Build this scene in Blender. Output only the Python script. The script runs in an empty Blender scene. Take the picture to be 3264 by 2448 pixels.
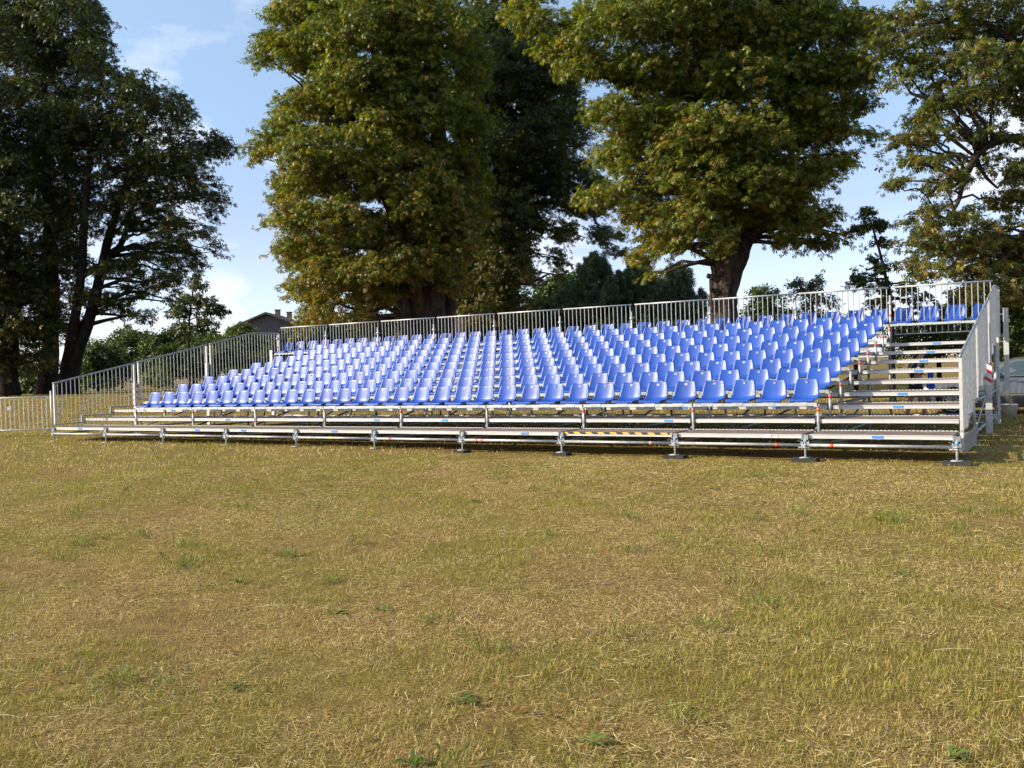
import bpy, bmesh, math, random
import numpy as np
from mathutils import Vector, Matrix

S = bpy.context.scene
COL = S.collection
R = math.radians

# ------------------------------------------------------------------ camera
CX, CY, CZ = 22.138, -14.338, 1.4915
FPX = 2995.2
_r = Vector((0.857128, 0.514151, -0.031305))
_u = Vector((0.017888, 0.031027, 0.999358))
_f = Vector((-0.514793, 0.857138, -0.017396))
cam_d = bpy.data.cameras.new('camera')
cam_d.sensor_fit = 'HORIZONTAL'
cam_d.sensor_width = 36.0
cam_d.lens = 36.0 * FPX / 3264.0
cam_d.clip_start = 0.1
cam_d.clip_end = 3000.0
cam = bpy.data.objects.new('camera', cam_d)
COL.objects.link(cam)
cam.matrix_world = Matrix(((_r.x, _u.x, -_f.x, CX), (_r.y, _u.y, -_f.y, CY), (_r.z, _u.z, -_f.z, CZ), (0, 0, 0, 1)))
S.camera = cam

# ------------------------------------------------------------------ light
SUN_TO = Vector((-0.775, -0.63, 0.0)).normalized()
SUN_EL = R(27)
to_sun = Vector((SUN_TO.x * math.cos(SUN_EL), SUN_TO.y * math.cos(SUN_EL), math.sin(SUN_EL)))
sun_d = bpy.data.lights.new('sun', 'SUN')
sun_d.energy = 4.4
sun_d.angle = R(0.53)
sun_d.color = (1.0, 0.88, 0.68)
sun = bpy.data.objects.new('sun', sun_d)
COL.objects.link(sun)
sun.rotation_euler = to_sun.to_track_quat('Z', 'Y').to_euler()
sun.location = to_sun * 80

world = bpy.data.worlds.new('World')
S.world = world
world.use_nodes = True
wt = world.node_tree
wt.nodes.clear()
def wn(t, **k):
    n = wt.nodes.new(t)
    for a, b in k.items(): setattr(n, a, b)
    return n
sky = wn('ShaderNodeTexSky', sky_type='NISHITA')
sky.sun_disc = False
sky.sun_elevation = SUN_EL
sky.sun_rotation = math.atan2(SUN_TO.x, SUN_TO.y)
sky.altitude = 100; sky.air_density = 1.0; sky.dust_density = 0.7; sky.ozone_density = 1.8
tc = wn('ShaderNodeTexCoord')
mp = wn('ShaderNodeMapping'); mp.inputs['Scale'].default_value = (1.0, 1.0, 2.4); mp.inputs['Location'].default_value = (0.33, 0.1, 0.2)
nz = wn('ShaderNodeTexNoise'); nz.inputs['Scale'].default_value = 9.0; nz.inputs['Detail'].default_value = 9; nz.inputs['Roughness'].default_value = 0.58
rp = wn('ShaderNodeValToRGB'); rp.color_ramp.elements[0].position = 0.58; rp.color_ramp.elements[1].position = 0.80
sx = wn('ShaderNodeSeparateXYZ')
el = wn('ShaderNodeMapRange'); el.inputs['From Min'].default_value = 0.62; el.inputs['From Max'].default_value = 0.12
mul = wn('ShaderNodeMath', operation='MULTIPLY')
mul2 = wn('ShaderNodeMath', operation='MULTIPLY'); mul2.inputs[1].default_value = 0.75
mix = wn('ShaderNodeMixRGB'); mix.inputs['Color2'].default_value = (5.0, 5.1, 5.4, 1)
bg = wn('ShaderNodeBackground'); bg.inputs['Strength'].default_value = 0.15
ow = wn('ShaderNodeOutputWorld')
L = wt.links.new
L(tc.outputs['Generated'], mp.inputs['Vector']); L(mp.outputs['Vector'], nz.inputs['Vector']); pass
L(tc.outputs['Generated'], sx.inputs['Vector']); L(sx.outputs['Z'], el.inputs['Value'])
acc = None
for cu, cv, rad, wgt in ((575,430,2.6,.26),(500,300,2.2,.2),(450,690,3.0,.13),(620,970,2.6,.20),(1180,815,1.6,.28),(1250,870,3.0,.22),(1800,830,2.5,.2),(3200,480,3.0,.28),(2620,560,2.0,.08),(250,1040,2.5,.12)):
    dv = (_f + _r*((cu-1632)/FPX) - _u*((cv-1224)/FPX)).normalized()
    dp = wn('ShaderNodeVectorMath', operation='DOT_PRODUCT'); dp.inputs[1].default_value = dv
    L(tc.outputs['Generated'], dp.inputs[0])
    mr = wn('ShaderNodeMapRange', interpolation_type='SMOOTHSTEP'); mr.inputs['From Min'].default_value = math.cos(R(rad*1.5)); mr.inputs['From Max'].default_value = math.cos(R(rad*0.2)); mr.inputs['To Max'].default_value = wgt
    L(dp.outputs['Value'], mr.inputs['Value'])
    if acc is None: acc = mr.outputs['Result']
    else:
        mx_ = wn('ShaderNodeMath', operation='MAXIMUM'); L(acc, mx_.inputs[0]); L(mr.outputs['Result'], mx_.inputs[1]); acc = mx_.outputs[0]
ad_ = wn('ShaderNodeMath', operation='ADD'); L(nz.outputs['Fac'], ad_.inputs[0]); L(acc, ad_.inputs[1])
L(ad_.outputs[0], rp.inputs['Fac'])
L(rp.outputs['Color'], mul.inputs[0]); L(el.outputs['Result'], mul.inputs[1]); L(mul.outputs[0], mul2.inputs[0])
tr_ = wn('ShaderNodeValToRGB'); tr_.color_ramp.elements[0].position = 0.0; tr_.color_ramp.elements[0].color = (0.90, 0.92, 1.30, 1); tr_.color_ramp.elements[1].position = 0.45; tr_.color_ramp.elements[1].color = (1.42, 1.22, 1.00, 1)
for p_, c_ in ((0.06, (0.88, 0.84, 1.05, 1)), (0.15, (0.88, 0.77, 0.82, 1)), (0.28, (1.02, 0.96, 0.94, 1))):
    e_ = tr_.color_ramp.elements.new(p_); e_.color = c_
tm2 = wn('ShaderNodeMixRGB', blend_type='MULTIPLY'); tm2.inputs['Fac'].default_value = 1
L(sx.outputs['Z'], tr_.inputs['Fac']); L(sky.outputs['Color'], tm2.inputs['Color1']); L(tr_.outputs['Color'], tm2.inputs['Color2'])
L(mul2.outputs[0], mix.inputs['Fac']); L(tm2.outputs['Color'], mix.inputs['Color1'])
L(mix.outputs['Color'], bg.inputs['Color']); L(bg.outputs['Background'], ow.inputs['Surface'])

S.view_settings.view_transform = 'Standard'
S.view_settings.look = 'None'
S.view_settings.gamma = 1.0
S.view_settings.exposure = 0.72
S.render.engine = 'CYCLES'
S.cycles.max_bounces = 7
S.cycles.diffuse_bounces = 3
S.cycles.glossy_bounces = 3
S.cycles.transmission_bounces = 4
S.cycles.transparent_max_bounces = 6
S.cycles.use_denoising = True
S.cycles.sample_clamp_indirect = 6.0

# ------------------------------------------------------------------ helpers
def at(u, v, depth):
    """point of the place that lies `depth` metres ahead of the camera in the direction of photo pixel (u, v)"""
    d = _f + _r * ((u - 1632) / FPX) - _u * ((v - 1224) / FPX)
    return Vector((CX, CY, CZ)) + d * depth

def sstep(a, b, x):
    t = np.clip((x - a) / (b - a), 0, 1)
    return t * t * (3 - 2 * t)

def gz(x, y):
    d = np.hypot(x - CX, y - CY)
    far = 0.80 * sstep(31, 50, d) * sstep(6, -10, x)
    return far - 0.055 * sstep(9, 14.5, x) * sstep(1.4, 0.5, y) + 0.012 * np.sin(x * 0.9 + 1.0) * np.cos(y * 0.7) * sstep(-1.5, -4, y) + 0.006 * np.sin(x * 2.3 + y * 1.7)

def tag(o, label=None, cat=None, group=None, kind=None):
    if label: o['label'] = label
    if cat: o['category'] = cat
    if group: o['group'] = group
    if kind: o['kind'] = kind
    return o

def thing(name, label, cat, loc=(0, 0, 0), rz=0.0, group=None):
    o = bpy.data.objects.new(name, None)
    o.empty_display_size = 0.2
    COL.objects.link(o)
    o.location = loc
    o.rotation_euler = (0, 0, rz)
    return tag(o, label, cat, group)

class MB:
    def __init__(s):
        s.v = []; s.f = []; s.m = []
    def add(s, vs, fs, m=0):
        b = len(s.v)
        s.v += [tuple(p) for p in vs]
        for f in fs:
            s.f.append([i + b for i in f]); s.m.append(m)
    def box(s, x0, x1, y0, y1, z0, z1, m=0):
        s.add([(x0,y0,z0),(x1,y0,z0),(x1,y1,z0),(x0,y1,z0),(x0,y0,z1),(x1,y0,z1),(x1,y1,z1),(x0,y1,z1)],
              [(0,3,2,1),(4,5,6,7),(0,1,5,4),(1,2,6,5),(2,3,7,6),(3,0,4,7)], m)
    def tube(s, p, q, r, n=8, m=0, r2=None, caps=True):
        s.path([p, q], [r, r if r2 is None else r2], n, m, caps)
    def path(s, pts, rad, n=8, m=0, caps=True):
        pts = [Vector(p) for p in pts]
        rings = []
        prev = None
        for i, p in enumerate(pts):
            if i == 0: d = pts[1] - p
            elif i == len(pts) - 1: d = p - pts[i-1]
            else: d = (pts[i+1] - pts[i-1])
            d.normalize()
            if prev is None:
                a = Vector((0, 0, 1)) if abs(d.z) < 0.9 else Vector((1, 0, 0))
                x = d.cross(a).normalized()
            else:
                x = (prev - d * prev.dot(d)).normalized()
            prev = x
            y = d.cross(x)
            rr = rad[i] if hasattr(rad, '__len__') else rad
            rings.append([p + x * (rr * math.cos(2*math.pi*k/n)) + y * (rr * math.sin(2*math.pi*k/n)) for k in range(n)])
        vs = [v for r_ in rings for v in r_]
        fs = []
        for i in range(len(rings) - 1):
            for k in range(n):
                a = i*n + k; b = i*n + (k+1) % n
                fs.append((a, b, b + n, a + n))
        if caps:
            fs.append(tuple(range(n - 1, -1, -1))); e = (len(rings)-1)*n
            fs.append(tuple(e + k for k in range(n)))
        s.add(vs, fs, m)
    def lathe(s, c, prof, n=16, m=0):
        vs = []; fs = []
        for (r_, z) in prof:
            for k in range(n):
                vs.append((c[0] + r_*math.cos(2*math.pi*k/n), c[1] + r_*math.sin(2*math.pi*k/n), c[2] + z))
        for i in range(len(prof)-1):
            for k in range(n):
                a = i*n + k; b = i*n + (k+1) % n
                fs.append((a, b, b+n, a+n))
        s.add(vs, fs, m)
    def build(s, name, mats, parent=None, smooth=False, loc=None):
        me = bpy.data.meshes.new(name)
        me.from_pydata(s.v, [], s.f)
        if not isinstance(mats, (list, tuple)): mats = [mats]
        for mm in mats: me.materials.append(mm)
        if len(mats) > 1: me.polygons.foreach_set('material_index', s.m)
        if smooth:
            me.polygons.foreach_set('use_smooth', [True]*len(me.polygons))
        me.update()
        o = bpy.data.objects.new(name, me)
        COL.objects.link(o)
        if parent: o.parent = parent
        if loc: o.location = loc
        return o

def put(name, me, parent=None, loc=(0, 0, 0)):
    o = bpy.data.objects.new(name, me)
    COL.objects.link(o)
    if parent: o.parent = parent
    o.location = loc
    return o

def kids(o):
    return [c for c in KIDS.get(o.name, [])]
KIDS = {}
def dup(root, loc, label=None, group=None):
    """copy of a thing with its parts and their sub-parts"""
    r = root.copy(); COL.objects.link(r); r.location = loc
    if label: r['label'] = label
    if group: r['group'] = group
    for ch in root.children:
        c = ch.copy(); COL.objects.link(c); c.parent = r
        for g in ch.children:
            d = g.copy(); COL.objects.link(d); d.parent = c
    return r

# ------------------------------------------------------------------ materials
def mat(name, col, rough=0.6, metal=0.0, spec=0.5, noise=0.0, nscale=8.0, bump=0.0, bscale=60.0, coat=0.0, col2=None, stretch=None):
    m = bpy.data.materials.new(name); m.use_nodes = True
    t = m.node_tree; b = t.nodes['Principled BSDF']
    b.inputs['Base Color'].default_value = (*col, 1)
    b.inputs['Roughness'].default_value = rough
    b.inputs['Metallic'].default_value = metal
    b.inputs['Specular IOR Level'].default_value = spec
    if coat: b.inputs['Coat Weight'].default_value = coat
    if noise or col2 or bump:
        tc_ = t.nodes.new('ShaderNodeTexCoord')
        oi = t.nodes.new('ShaderNodeObjectInfo')
        sc_ = t.nodes.new('ShaderNodeMath'); sc_.operation = 'MULTIPLY'; sc_.inputs[1].default_value = 53.0
        ad = t.nodes.new('ShaderNodeVectorMath'); ad.operation = 'ADD'
        t.links.new(oi.outputs['Random'], sc_.inputs[0]); t.links.new(tc_.outputs['Object'], ad.inputs[0]); t.links.new(sc_.outputs[0], ad.inputs[1])
        vec = ad.outputs[0]
        if stretch:
            mp_ = t.nodes.new('ShaderNodeMapping'); mp_.inputs['Scale'].default_value = stretch
            t.links.new(vec, mp_.inputs['Vector']); vec = mp_.outputs['Vector']
    if noise or col2:
        n = t.nodes.new('ShaderNodeTexNoise'); n.inputs['Scale'].default_value = nscale; n.inputs['Detail'].default_value = 6
        t.links.new(vec, n.inputs['Vector'])
        r_ = t.nodes.new('ShaderNodeValToRGB')
        c2 = col2 if col2 else tuple(min(1, c*(1+noise)) for c in col)
        c1 = col if col2 else tuple(c*(1-noise) for c in col)
        r_.color_ramp.elements[0].position = 0.32; r_.color_ramp.elements[1].position = 0.68
        r_.color_ramp.elements[0].color = (*c1, 1); r_.color_ramp.elements[1].color = (*c2, 1)
        t.links.new(n.outputs['Fac'], r_.inputs['Fac'])
        hv = t.nodes.new('ShaderNodeHueSaturation'); mr_ = t.nodes.new('ShaderNodeMapRange'); mr_.inputs['To Min'].default_value = 0.90; mr_.inputs['To Max'].default_value = 1.09
        t.links.new(oi.outputs['Random'], mr_.inputs['Value']); t.links.new(mr_.outputs['Result'], hv.inputs['Value'])
        t.links.new(r_.outputs['Color'], hv.inputs['Color']); t.links.new(hv.outputs['Color'], b.inputs['Base Color'])
    if bump:
        n2 = t.nodes.new('ShaderNodeTexNoise'); n2.inputs['Scale'].default_value = bscale; n2.inputs['Detail'].default_value = 5
        t.links.new(vec, n2.inputs['Vector'])
        bp = t.nodes.new('ShaderNodeBump'); bp.inputs['Strength'].default_value = bump; bp.inputs['Distance'].default_value = 0.05
        t.links.new(n2.outputs['Fac'], bp.inputs['Height']); t.links.new(bp.outputs['Normal'], b.inputs['Normal'])
    return m

def stripes(name, c1, c2, scale, vec, rough=0.5, thr=0.5, dirt=0.0):
    """diagonal warning stripes across object coordinates: frac(dot(p, vec) * scale)"""
    m = bpy.data.materials.new(name); m.use_nodes = True
    t = m.node_tree; b = t.nodes['Principled BSDF']; b.inputs['Roughness'].default_value = rough
    tc_ = t.nodes.new('ShaderNodeTexCoord')
    dt = t.nodes.new('ShaderNodeVectorMath'); dt.operation = 'DOT_PRODUCT'; dt.inputs[1].default_value = vec
    t.links.new(tc_.outputs['Object'], dt.inputs[0])
    ml = t.nodes.new('ShaderNodeMath'); ml.operation = 'MULTIPLY'; ml.inputs[1].default_value = scale
    fr = t.nodes.new('ShaderNodeMath'); fr.operation = 'FRACT'
    gt = t.nodes.new('ShaderNodeMath'); gt.operation = 'GREATER_THAN'; gt.inputs[1].default_value = thr
    mx = t.nodes.new('ShaderNodeMixRGB'); mx.inputs['Color1'].default_value = (*c1, 1); mx.inputs['Color2'].default_value = (*c2, 1)
    t.links.new(dt.outputs['Value'], ml.inputs[0]); t.links.new(ml.outputs[0], fr.inputs[0]); t.links.new(fr.outputs[0], gt.inputs[0])
    t.links.new(gt.outputs[0], mx.inputs['Fac']); t.links.new(mx.outputs['Color'], b.inputs['Base Color'])
    return m

def leaf_mat(name, trans=0.35, rough=0.45, spec=0.35):
    m = bpy.data.materials.new(name); m.use_nodes = True
    t = m.node_tree; b = t.nodes['Principled BSDF']
    a = t.nodes.new('ShaderNodeAttribute'); a.attribute_name = 'tint'
    b.inputs['Roughness'].default_value = rough; b.inputs['Specular IOR Level'].default_value = spec
    t.links.new(a.outputs['Color'], b.inputs['Base Color'])
    tr = t.nodes.new('ShaderNodeBsdfTranslucent')
    mx2 = t.nodes.new('ShaderNodeMixRGB'); mx2.blend_type = 'MULTIPLY'; mx2.inputs['Fac'].default_value = 1; mx2.inputs['Color2'].default_value = (1.5, 1.5, 0.5, 1)
    t.links.new(a.outputs['Color'], mx2.inputs['Color1']); t.links.new(mx2.outputs['Color'], tr.inputs['Color'])
    ms = t.nodes.new('ShaderNodeMixShader'); ms.inputs['Fac'].default_value = trans
    t.links.new(b.outputs['BSDF'], ms.inputs[1]); t.links.new(tr.outputs['BSDF'], ms.inputs[2])
    t.links.new(ms.outputs['Shader'], t.nodes['Material Output'].inputs['Surface'])
    return m

M = {}
M['galv'] = mat('galvanised_steel', (0.42, 0.43, 0.44), 0.48, 0.45, noise=0.22, nscale=14, bump=0.04, bscale=90)
M['galv_dark'] = mat('weathered_galvanised_steel', (0.30, 0.32, 0.33), 0.5, 0.45, noise=0.3, nscale=10)
M['galv_light'] = mat('bright_galvanised_steel', (0.66, 0.67, 0.68), 0.45, 0.35, noise=0.12, nscale=12)
M['alu'] = mat('aluminium_profile', (0.55, 0.55, 0.545), 0.5, 0.2, noise=0.10, nscale=5, bump=0.02, bscale=40, stretch=(0.4, 3, 3))
M['ply'] = mat('coated_plywood_tread', (0.17, 0.125, 0.10), 0.65, noise=0.3, nscale=6, bump=0.06, bscale=120)
M['rail'] = mat('seat_rail_steel', (0.45, 0.49, 0.50), 0.45, 0.35, noise=0.15, nscale=12)
M['seat'] = mat('blue_seat_plastic', (0.022, 0.080, 0.375), 0.36, spec=0.36, noise=0.07, nscale=3.0, bump=0.015, bscale=220)
M['white'] = mat('white_marking', (0.8, 0.8, 0.82), 0.5)
M['orange'] = mat('orange_tape', (0.85, 0.09, 0.03), 0.5, noise=0.15, nscale=30)
M['yellow'] = mat('yellow_tape', (0.70, 0.78, 0.02), 0.5)
M['pink'] = mat('pink_tape', (0.80, 0.25, 0.28), 0.5)
M['sticker'] = mat('blue_sticker', (0.05, 0.27, 0.72), 0.45, noise=0.25, nscale=60, stretch=(1, 1, 6))
M['colblue'] = mat('blue_collar', (0.16, 0.36, 0.62), 0.5, noise=0.2, nscale=30)
M['hazard'] = stripes('hazard_tape', (0.80, 0.46, 0.04), (0.03, 0.028, 0.025), 4.4, (1, 0, 1.3))
M['redwhite'] = stripes('red_white_tape', (0.78, 0.78, 0.78), (0.72, 0.04, 0.06), 6.2, (0.7, 0.7, 1.0), thr=0.58)
M['pad'] = mat('timber_pad', (0.032, 0.030, 0.029), 0.9, noise=0.35, nscale=20, bump=0.2, bscale=40, stretch=(1, 6, 6))
M['board'] = mat('weathered_board', (0.26, 0.23, 0.19), 0.75, noise=0.2, nscale=9, stretch=(8, 1, 8), bump=0.1, bscale=40)
M['bark'] = mat('chestnut_bark', (0.020, 0.016, 0.014), 0.95, spec=0.15, col2=(0.080, 0.062, 0.050), nscale=5.5, bump=0.9, bscale=9, stretch=(1.6, 1.6, 0.5))
M['bark_d'] = mat('dark_bark', (0.014, 0.012, 0.010), 0.95, spec=0.1, col2=(0.038, 0.031, 0.026), nscale=4, bump=0.8, bscale=8, stretch=(1.5, 1.5, 0.5))
M['leaf'] = leaf_mat('chestnut_leaf', 0.40, 0.42, 0.4)
M['leaf2'] = leaf_mat('shrub_leaf', 0.25, 0.55, 0.25)
M['needle'] = leaf_mat('conifer_needle', 0.12, 0.6, 0.2)
M['black'] = mat('black_rubber', (0.018, 0.018, 0.018), 0.75)
M['bucket'] = mat('white_bucket_plastic', (0.80, 0.81, 0.79), 0.45, noise=0.1, nscale=6)
M['carpaint'] = mat('grey_silver_car_paint', (0.17, 0.18, 0.18), 0.32, 0.55, noise=0.06, nscale=3, coat=0.7)
M['glass'] = mat('car_window_glass', (0.045, 0.075, 0.085), 0.06, spec=0.8)
M['rim'] = mat('alloy_rim', (0.62, 0.62, 0.60), 0.3, 0.8)
M['chrome'] = mat('chrome_trim', (0.7, 0.7, 0.7), 0.15, 1.0)
M['lamp'] = mat('headlight_lens', (0.6, 0.62, 0.64), 0.1, spec=0.8)
M['skin'] = mat('skin', (0.50, 0.25, 0.17), 0.5, noise=0.08, nscale=8)
M['hair'] = mat('brown_hair', (0.05, 0.032, 0.02), 0.6)
M['navy'] = mat('navy_cloth', (0.022, 0.026, 0.045), 0.85, noise=0.2, nscale=20)
M['bluecloth'] = mat('bright_blue_cloth', (0.04, 0.17, 0.70), 0.8, noise=0.2, nscale=12)
M['shoe'] = mat('dark_shoe', (0.03, 0.028, 0.026), 0.7)
M['roof'] = mat('dark_roof', (0.062, 0.058, 0.062), 0.8, noise=0.2, nscale=2)
M['slate'] = mat('dark_render_wall', (0.085, 0.080, 0.095), 0.85, noise=0.12, nscale=2)
M['brickr'] = mat('reddish_brick', (0.42, 0.23, 0.16), 0.85, col2=(0.52, 0.32, 0.25), nscale=14)
M['chim'] = mat('chimney_brick', (0.16, 0.10, 0.085), 0.85, noise=0.25, nscale=12)
M['fence'] = mat('grey_brown_picket_wood', (0.20, 0.15, 0.10), 0.85, noise=0.25, nscale=9, stretch=(3, 3, 0.6))
M['toolwood'] = mat('orange_tool_handle', (0.62, 0.24, 0.05), 0.5)

# ------------------------------------------------------------------ ground
def value_noise(x, y, seed, scale):
    rs = np.random.RandomState(seed); g = rs.rand(256, 256)
    X = x / scale; Y = y / scale
    xi = np.floor(X).astype(int); yi = np.floor(Y).astype(int)
    fx = X - xi; fy = Y - yi
    fx = fx*fx*(3-2*fx); fy = fy*fy*(3-2*fy)
    a = g[xi % 256, yi % 256]; b = g[(xi+1) % 256, yi % 256]; c = g[xi % 256, (yi+1) % 256]; d = g[(xi+1) % 256, (yi+1) % 256]
    return (a*(1-fx)+b*fx)*(1-fy) + (c*(1-fx)+d*fx)*fy

def ground():
    n = 190
    s = np.sinh(np.linspace(-5.2, 5.2, n)) / math.sinh(5.2)
    xs = CX - 6 + s * 900; ys = CY + 8 + s * 900
    Xg, Yg = np.meshgrid(xs, ys, indexing='ij')
    Z = gz(Xg, Yg)
    v = np.stack([Xg.ravel(), Yg.ravel(), Z.ravel()], 1)
    idx = np.arange(n*n).reshape(n, n)
    q = np.stack([idx[:-1, :-1].ravel(), idx[1:, :-1].ravel(), idx[1:, 1:].ravel(), idx[:-1, 1:].ravel()], 1)
    me = bpy.data.meshes.new('ground')
    me.from_pydata(v.tolist(), [], q.tolist())
    me.polygons.foreach_set('use_smooth', [True]*len(me.polygons))
    m = bpy.data.materials.new('dry_meadow_soil'); m.use_nodes = True
    t = m.node_tree; b = t.nodes['Principled BSDF']; b.inputs['Roughness'].default_value = 0.95; b.inputs['Specular IOR Level'].default_value = 0.1
    g = t.nodes.new('ShaderNodeNewGeometry')
    def noise(sc, det, rough=0.6):
        n_ = t.nodes.new('ShaderNodeTexNoise'); n_.inputs['Scale'].default_value = sc; n_.inputs['Detail'].default_value = det; n_.inputs['Roughness'].default_value = rough
        t.links.new(g.outputs['Position'], n_.inputs['Vector']); return n_
    def ramp(src, p0, c0, p1, c1):
        r_ = t.nodes.new('ShaderNodeValToRGB'); e = r_.color_ramp.elements
        e[0].position = p0; e[0].color = (*c0, 1); e[1].position = p1; e[1].color = (*c1, 1)
        t.links.new(src, r_.inputs['Fac']); return r_
    big = noise(0.55, 5); mid = noise(6, 6); fine = noise(70, 4, 0.7)
    ra = ramp(big.outputs['Fac'], 0.38, (0.25, 0.18, 0.080), 0.62, (0.22, 0.185, 0.058))
    rb = ramp(fine.outputs['Fac'], 0.34, (0.35, 0.32, 0.28), 0.66, (1.55, 1.45, 1.3))
    rc = ramp(mid.outputs['Fac'], 0.3, (0.72, 0.68, 0.6), 0.7, (1.22, 1.2, 1.15))
    m1 = t.nodes.new('ShaderNodeMixRGB'); m1.blend_type = 'MULTIPLY'; m1.inputs['Fac'].default_value = 1
    m2 = t.nodes.new('ShaderNodeMixRGB'); m2.blend_type = 'MULTIPLY'; m2.inputs['Fac'].default_value = 1
    t.links.new(ra.outputs['Color'], m1.inputs['Color1']); t.links.new(rb.outputs['Color'], m1.inputs['Color2'])
    t.links.new(m1.outputs['Color'], m2.inputs['Color1']); t.links.new(rc.outputs['Color'], m2.inputs['Color2'])
    t.links.new(m2.outputs['Color'], b.inputs['Base Color'])
    bp = t.nodes.new('ShaderNodeBump'); bp.inputs['Strength'].default_value = 0.7; bp.inputs['Distance'].default_value = 0.03
    t.links.new(fine.outputs['Fac'], bp.inputs['Height']); t.links.new(bp.outputs['Normal'], b.inputs['Normal'])
    me.materials.append(m)
    o = put('ground', me)
    tag(o, kind='structure')
ground()

def raw_mesh(name, verts, loops, starts, totals, material, tint=None):
    """fast mesh from flat numpy arrays"""
    me = bpy.data.meshes.new(name)
    me.vertices.add(len(verts)); me.vertices.foreach_set('co', verts.astype(np.float32).ravel())
    me.loops.add(len(loops)); me.loops.foreach_set('vertex_index', loops.astype(np.int32))
    me.polygons.add(len(starts)); me.polygons.foreach_set('loop_start', starts.astype(np.int32)); me.polygons.foreach_set('loop_total', totals.astype(np.int32))
    if tint is not None:
        a = me.attributes.new('tint', 'FLOAT_COLOR', 'POINT')
        c = np.ones((len(verts), 4), np.float32); c[:, :3] = tint
        a.data.foreach_set('color', c.ravel())
    me.materials.append(material)
    me.update(calc_edges=True)
    return me

def tri_quads(n, quads_per=0, tri=True):
    pass

def grass_blades(name, d0, d1, count, half_ang, hmin, hmax, seed, wk, flat=0.35):
    rs = np.random.RandomState(seed)
    # uniform in distance: density falls with 1/d
    d = d0 + (d1 - d0) * rs.rand(count)
    yaw = math.atan2(-_f.x, _f.y)
    ang = yaw + (rs.rand(count)*2-1) * half_ang
    x = CX - np.sin(ang)*d; y = CY + np.cos(ang)*d
    # clump: pull some blades to tussock centres
    cl = rs.rand(count) < 0.45
    cs = 0.16
    jx = value_noise(x, y, 3, 0.11) - 0.5; jy = value_noise(x, y, 4, 0.11) - 0.5
    x = np.where(cl, x + jx*cs, x); y = np.where(cl, y + jy*cs, y)
    patch = 0.34*value_noise(x, y, 11, 1.3) + 0.46*value_noise(x, y, 12, 0.38) + 0.20*value_noise(x, y, 13, 3.1)
    bare = 0.6*value_noise(x, y, 21, 0.9) + 0.4*value_noise(x, y, 22, 0.28)
    keep = rs.rand(count) < np.clip((bare - 0.22)*3.2, 0.22, 1)
    under = (x > 0.0) & (x < 20.7) & (y > 0.3) & (y < 7.6)
    keep &= ~(under & (rs.rand(count) < 0.55))
    padz = (np.abs(y + 0.02) < 0.26) & (np.abs(((x/2.07 + 0.5) % 1.0) - 0.5)*2.07 < 0.30) & (x > 11.5) & (x < 21.5)
    keep &= ~(padz & (rs.rand(count) < 0.9))
    x, y, d, patch = x[keep], y[keep], d[keep], patch[keep]
    n = len(x)
    z = gz(x, y)
    green = np.clip((patch - 0.49) * 4.6 + 0.27, 0.06, 0.85)
    isg = rs.rand(n) < green
    h = (hmin + (hmax-hmin)*rs.rand(n)**1.6) * np.where(isg, 1.15, 0.9) * (0.75 + 0.6*patch)
    w = np.maximum(0.0016 + 0.0016*rs.rand(n), d*wk)
    a = rs.rand(n)*2*math.pi
    lean = np.where(rs.rand(n) < flat, 1.1 + 0.4*rs.rand(n), 0.15 + 0.75*rs.rand(n))
    lean = np.where(isg, lean*0.75, lean)
    dx, dy = np.cos(a), np.sin(a)
    sl, cl_ = np.sin(lean), np.cos(lean)
    base = np.stack([x, y, z - 0.004], 1)
    side = np.stack([-dy, dx, np.zeros(n)], 1)*w[:, None]*0.5
    l1 = lean*0.6
    mid = base + np.stack([dx*np.sin(l1), dy*np.sin(l1), np.cos(l1)], 1)*(h*0.55)[:, None]
    tip = mid + np.stack([dx*np.sin(lean*1.25), dy*np.sin(lean*1.25), np.abs(np.cos(lean*1.25))*0.9], 1)*(h*0.5)[:, None]
    V = np.empty((n, 5, 3)); V[:, 0] = base-side; V[:, 1] = base+side; V[:, 2] = mid+side*0.8; V[:, 3] = mid-side*0.8; V[:, 4] = tip
    k = np.arange(n)*5
    lo = np.stack([k, k+1, k+2, k+3, k+3, k+2, k+4], 1).ravel()
    st = np.stack([np.arange(n)*7, np.arange(n)*7+4], 1).ravel(); to = np.tile([4, 3], n)
    straw = np.array([[0.60, 0.46, 0.21], [0.50, 0.37, 0.15], [0.72, 0.60, 0.35], [0.24, 0.165, 0.075], [0.46, 0.375, 0.125]])
    grn = np.array([[0.26, 0.245, 0.045], [0.33, 0.295, 0.060], [0.18, 0.20, 0.038], [0.40, 0.34, 0.085]])
    c = np.where(isg[:, None], grn[rs.randint(0, 4, n)], straw[rs.choice(5, n, p=[.3, .25, .12, .15, .18])])
    c = c*(0.75 + 0.5*rs.rand(n))[:, None]
    tint = np.repeat(c, 5, 0)
    me = raw_mesh(name, V.reshape(-1, 3), lo, st, to, M['leafg'], tint)
    return me
M['leafg'] = leaf_mat('dry_grass_blade', 0.22, 0.6, 0.25)

o = put('grass', grass_blades('grass', 2.0, 17.0, 700000, R(36), 0.013, 0.046, 5, 0.00030, 0.5))
tag(o, kind='stuff')
o = put('grass', grass_blades('grass_far', 17.0, 60.0, 300000, R(36), 0.03, 0.085, 6, 0.00045, 0.2))
tag(o, kind='stuff')

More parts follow.
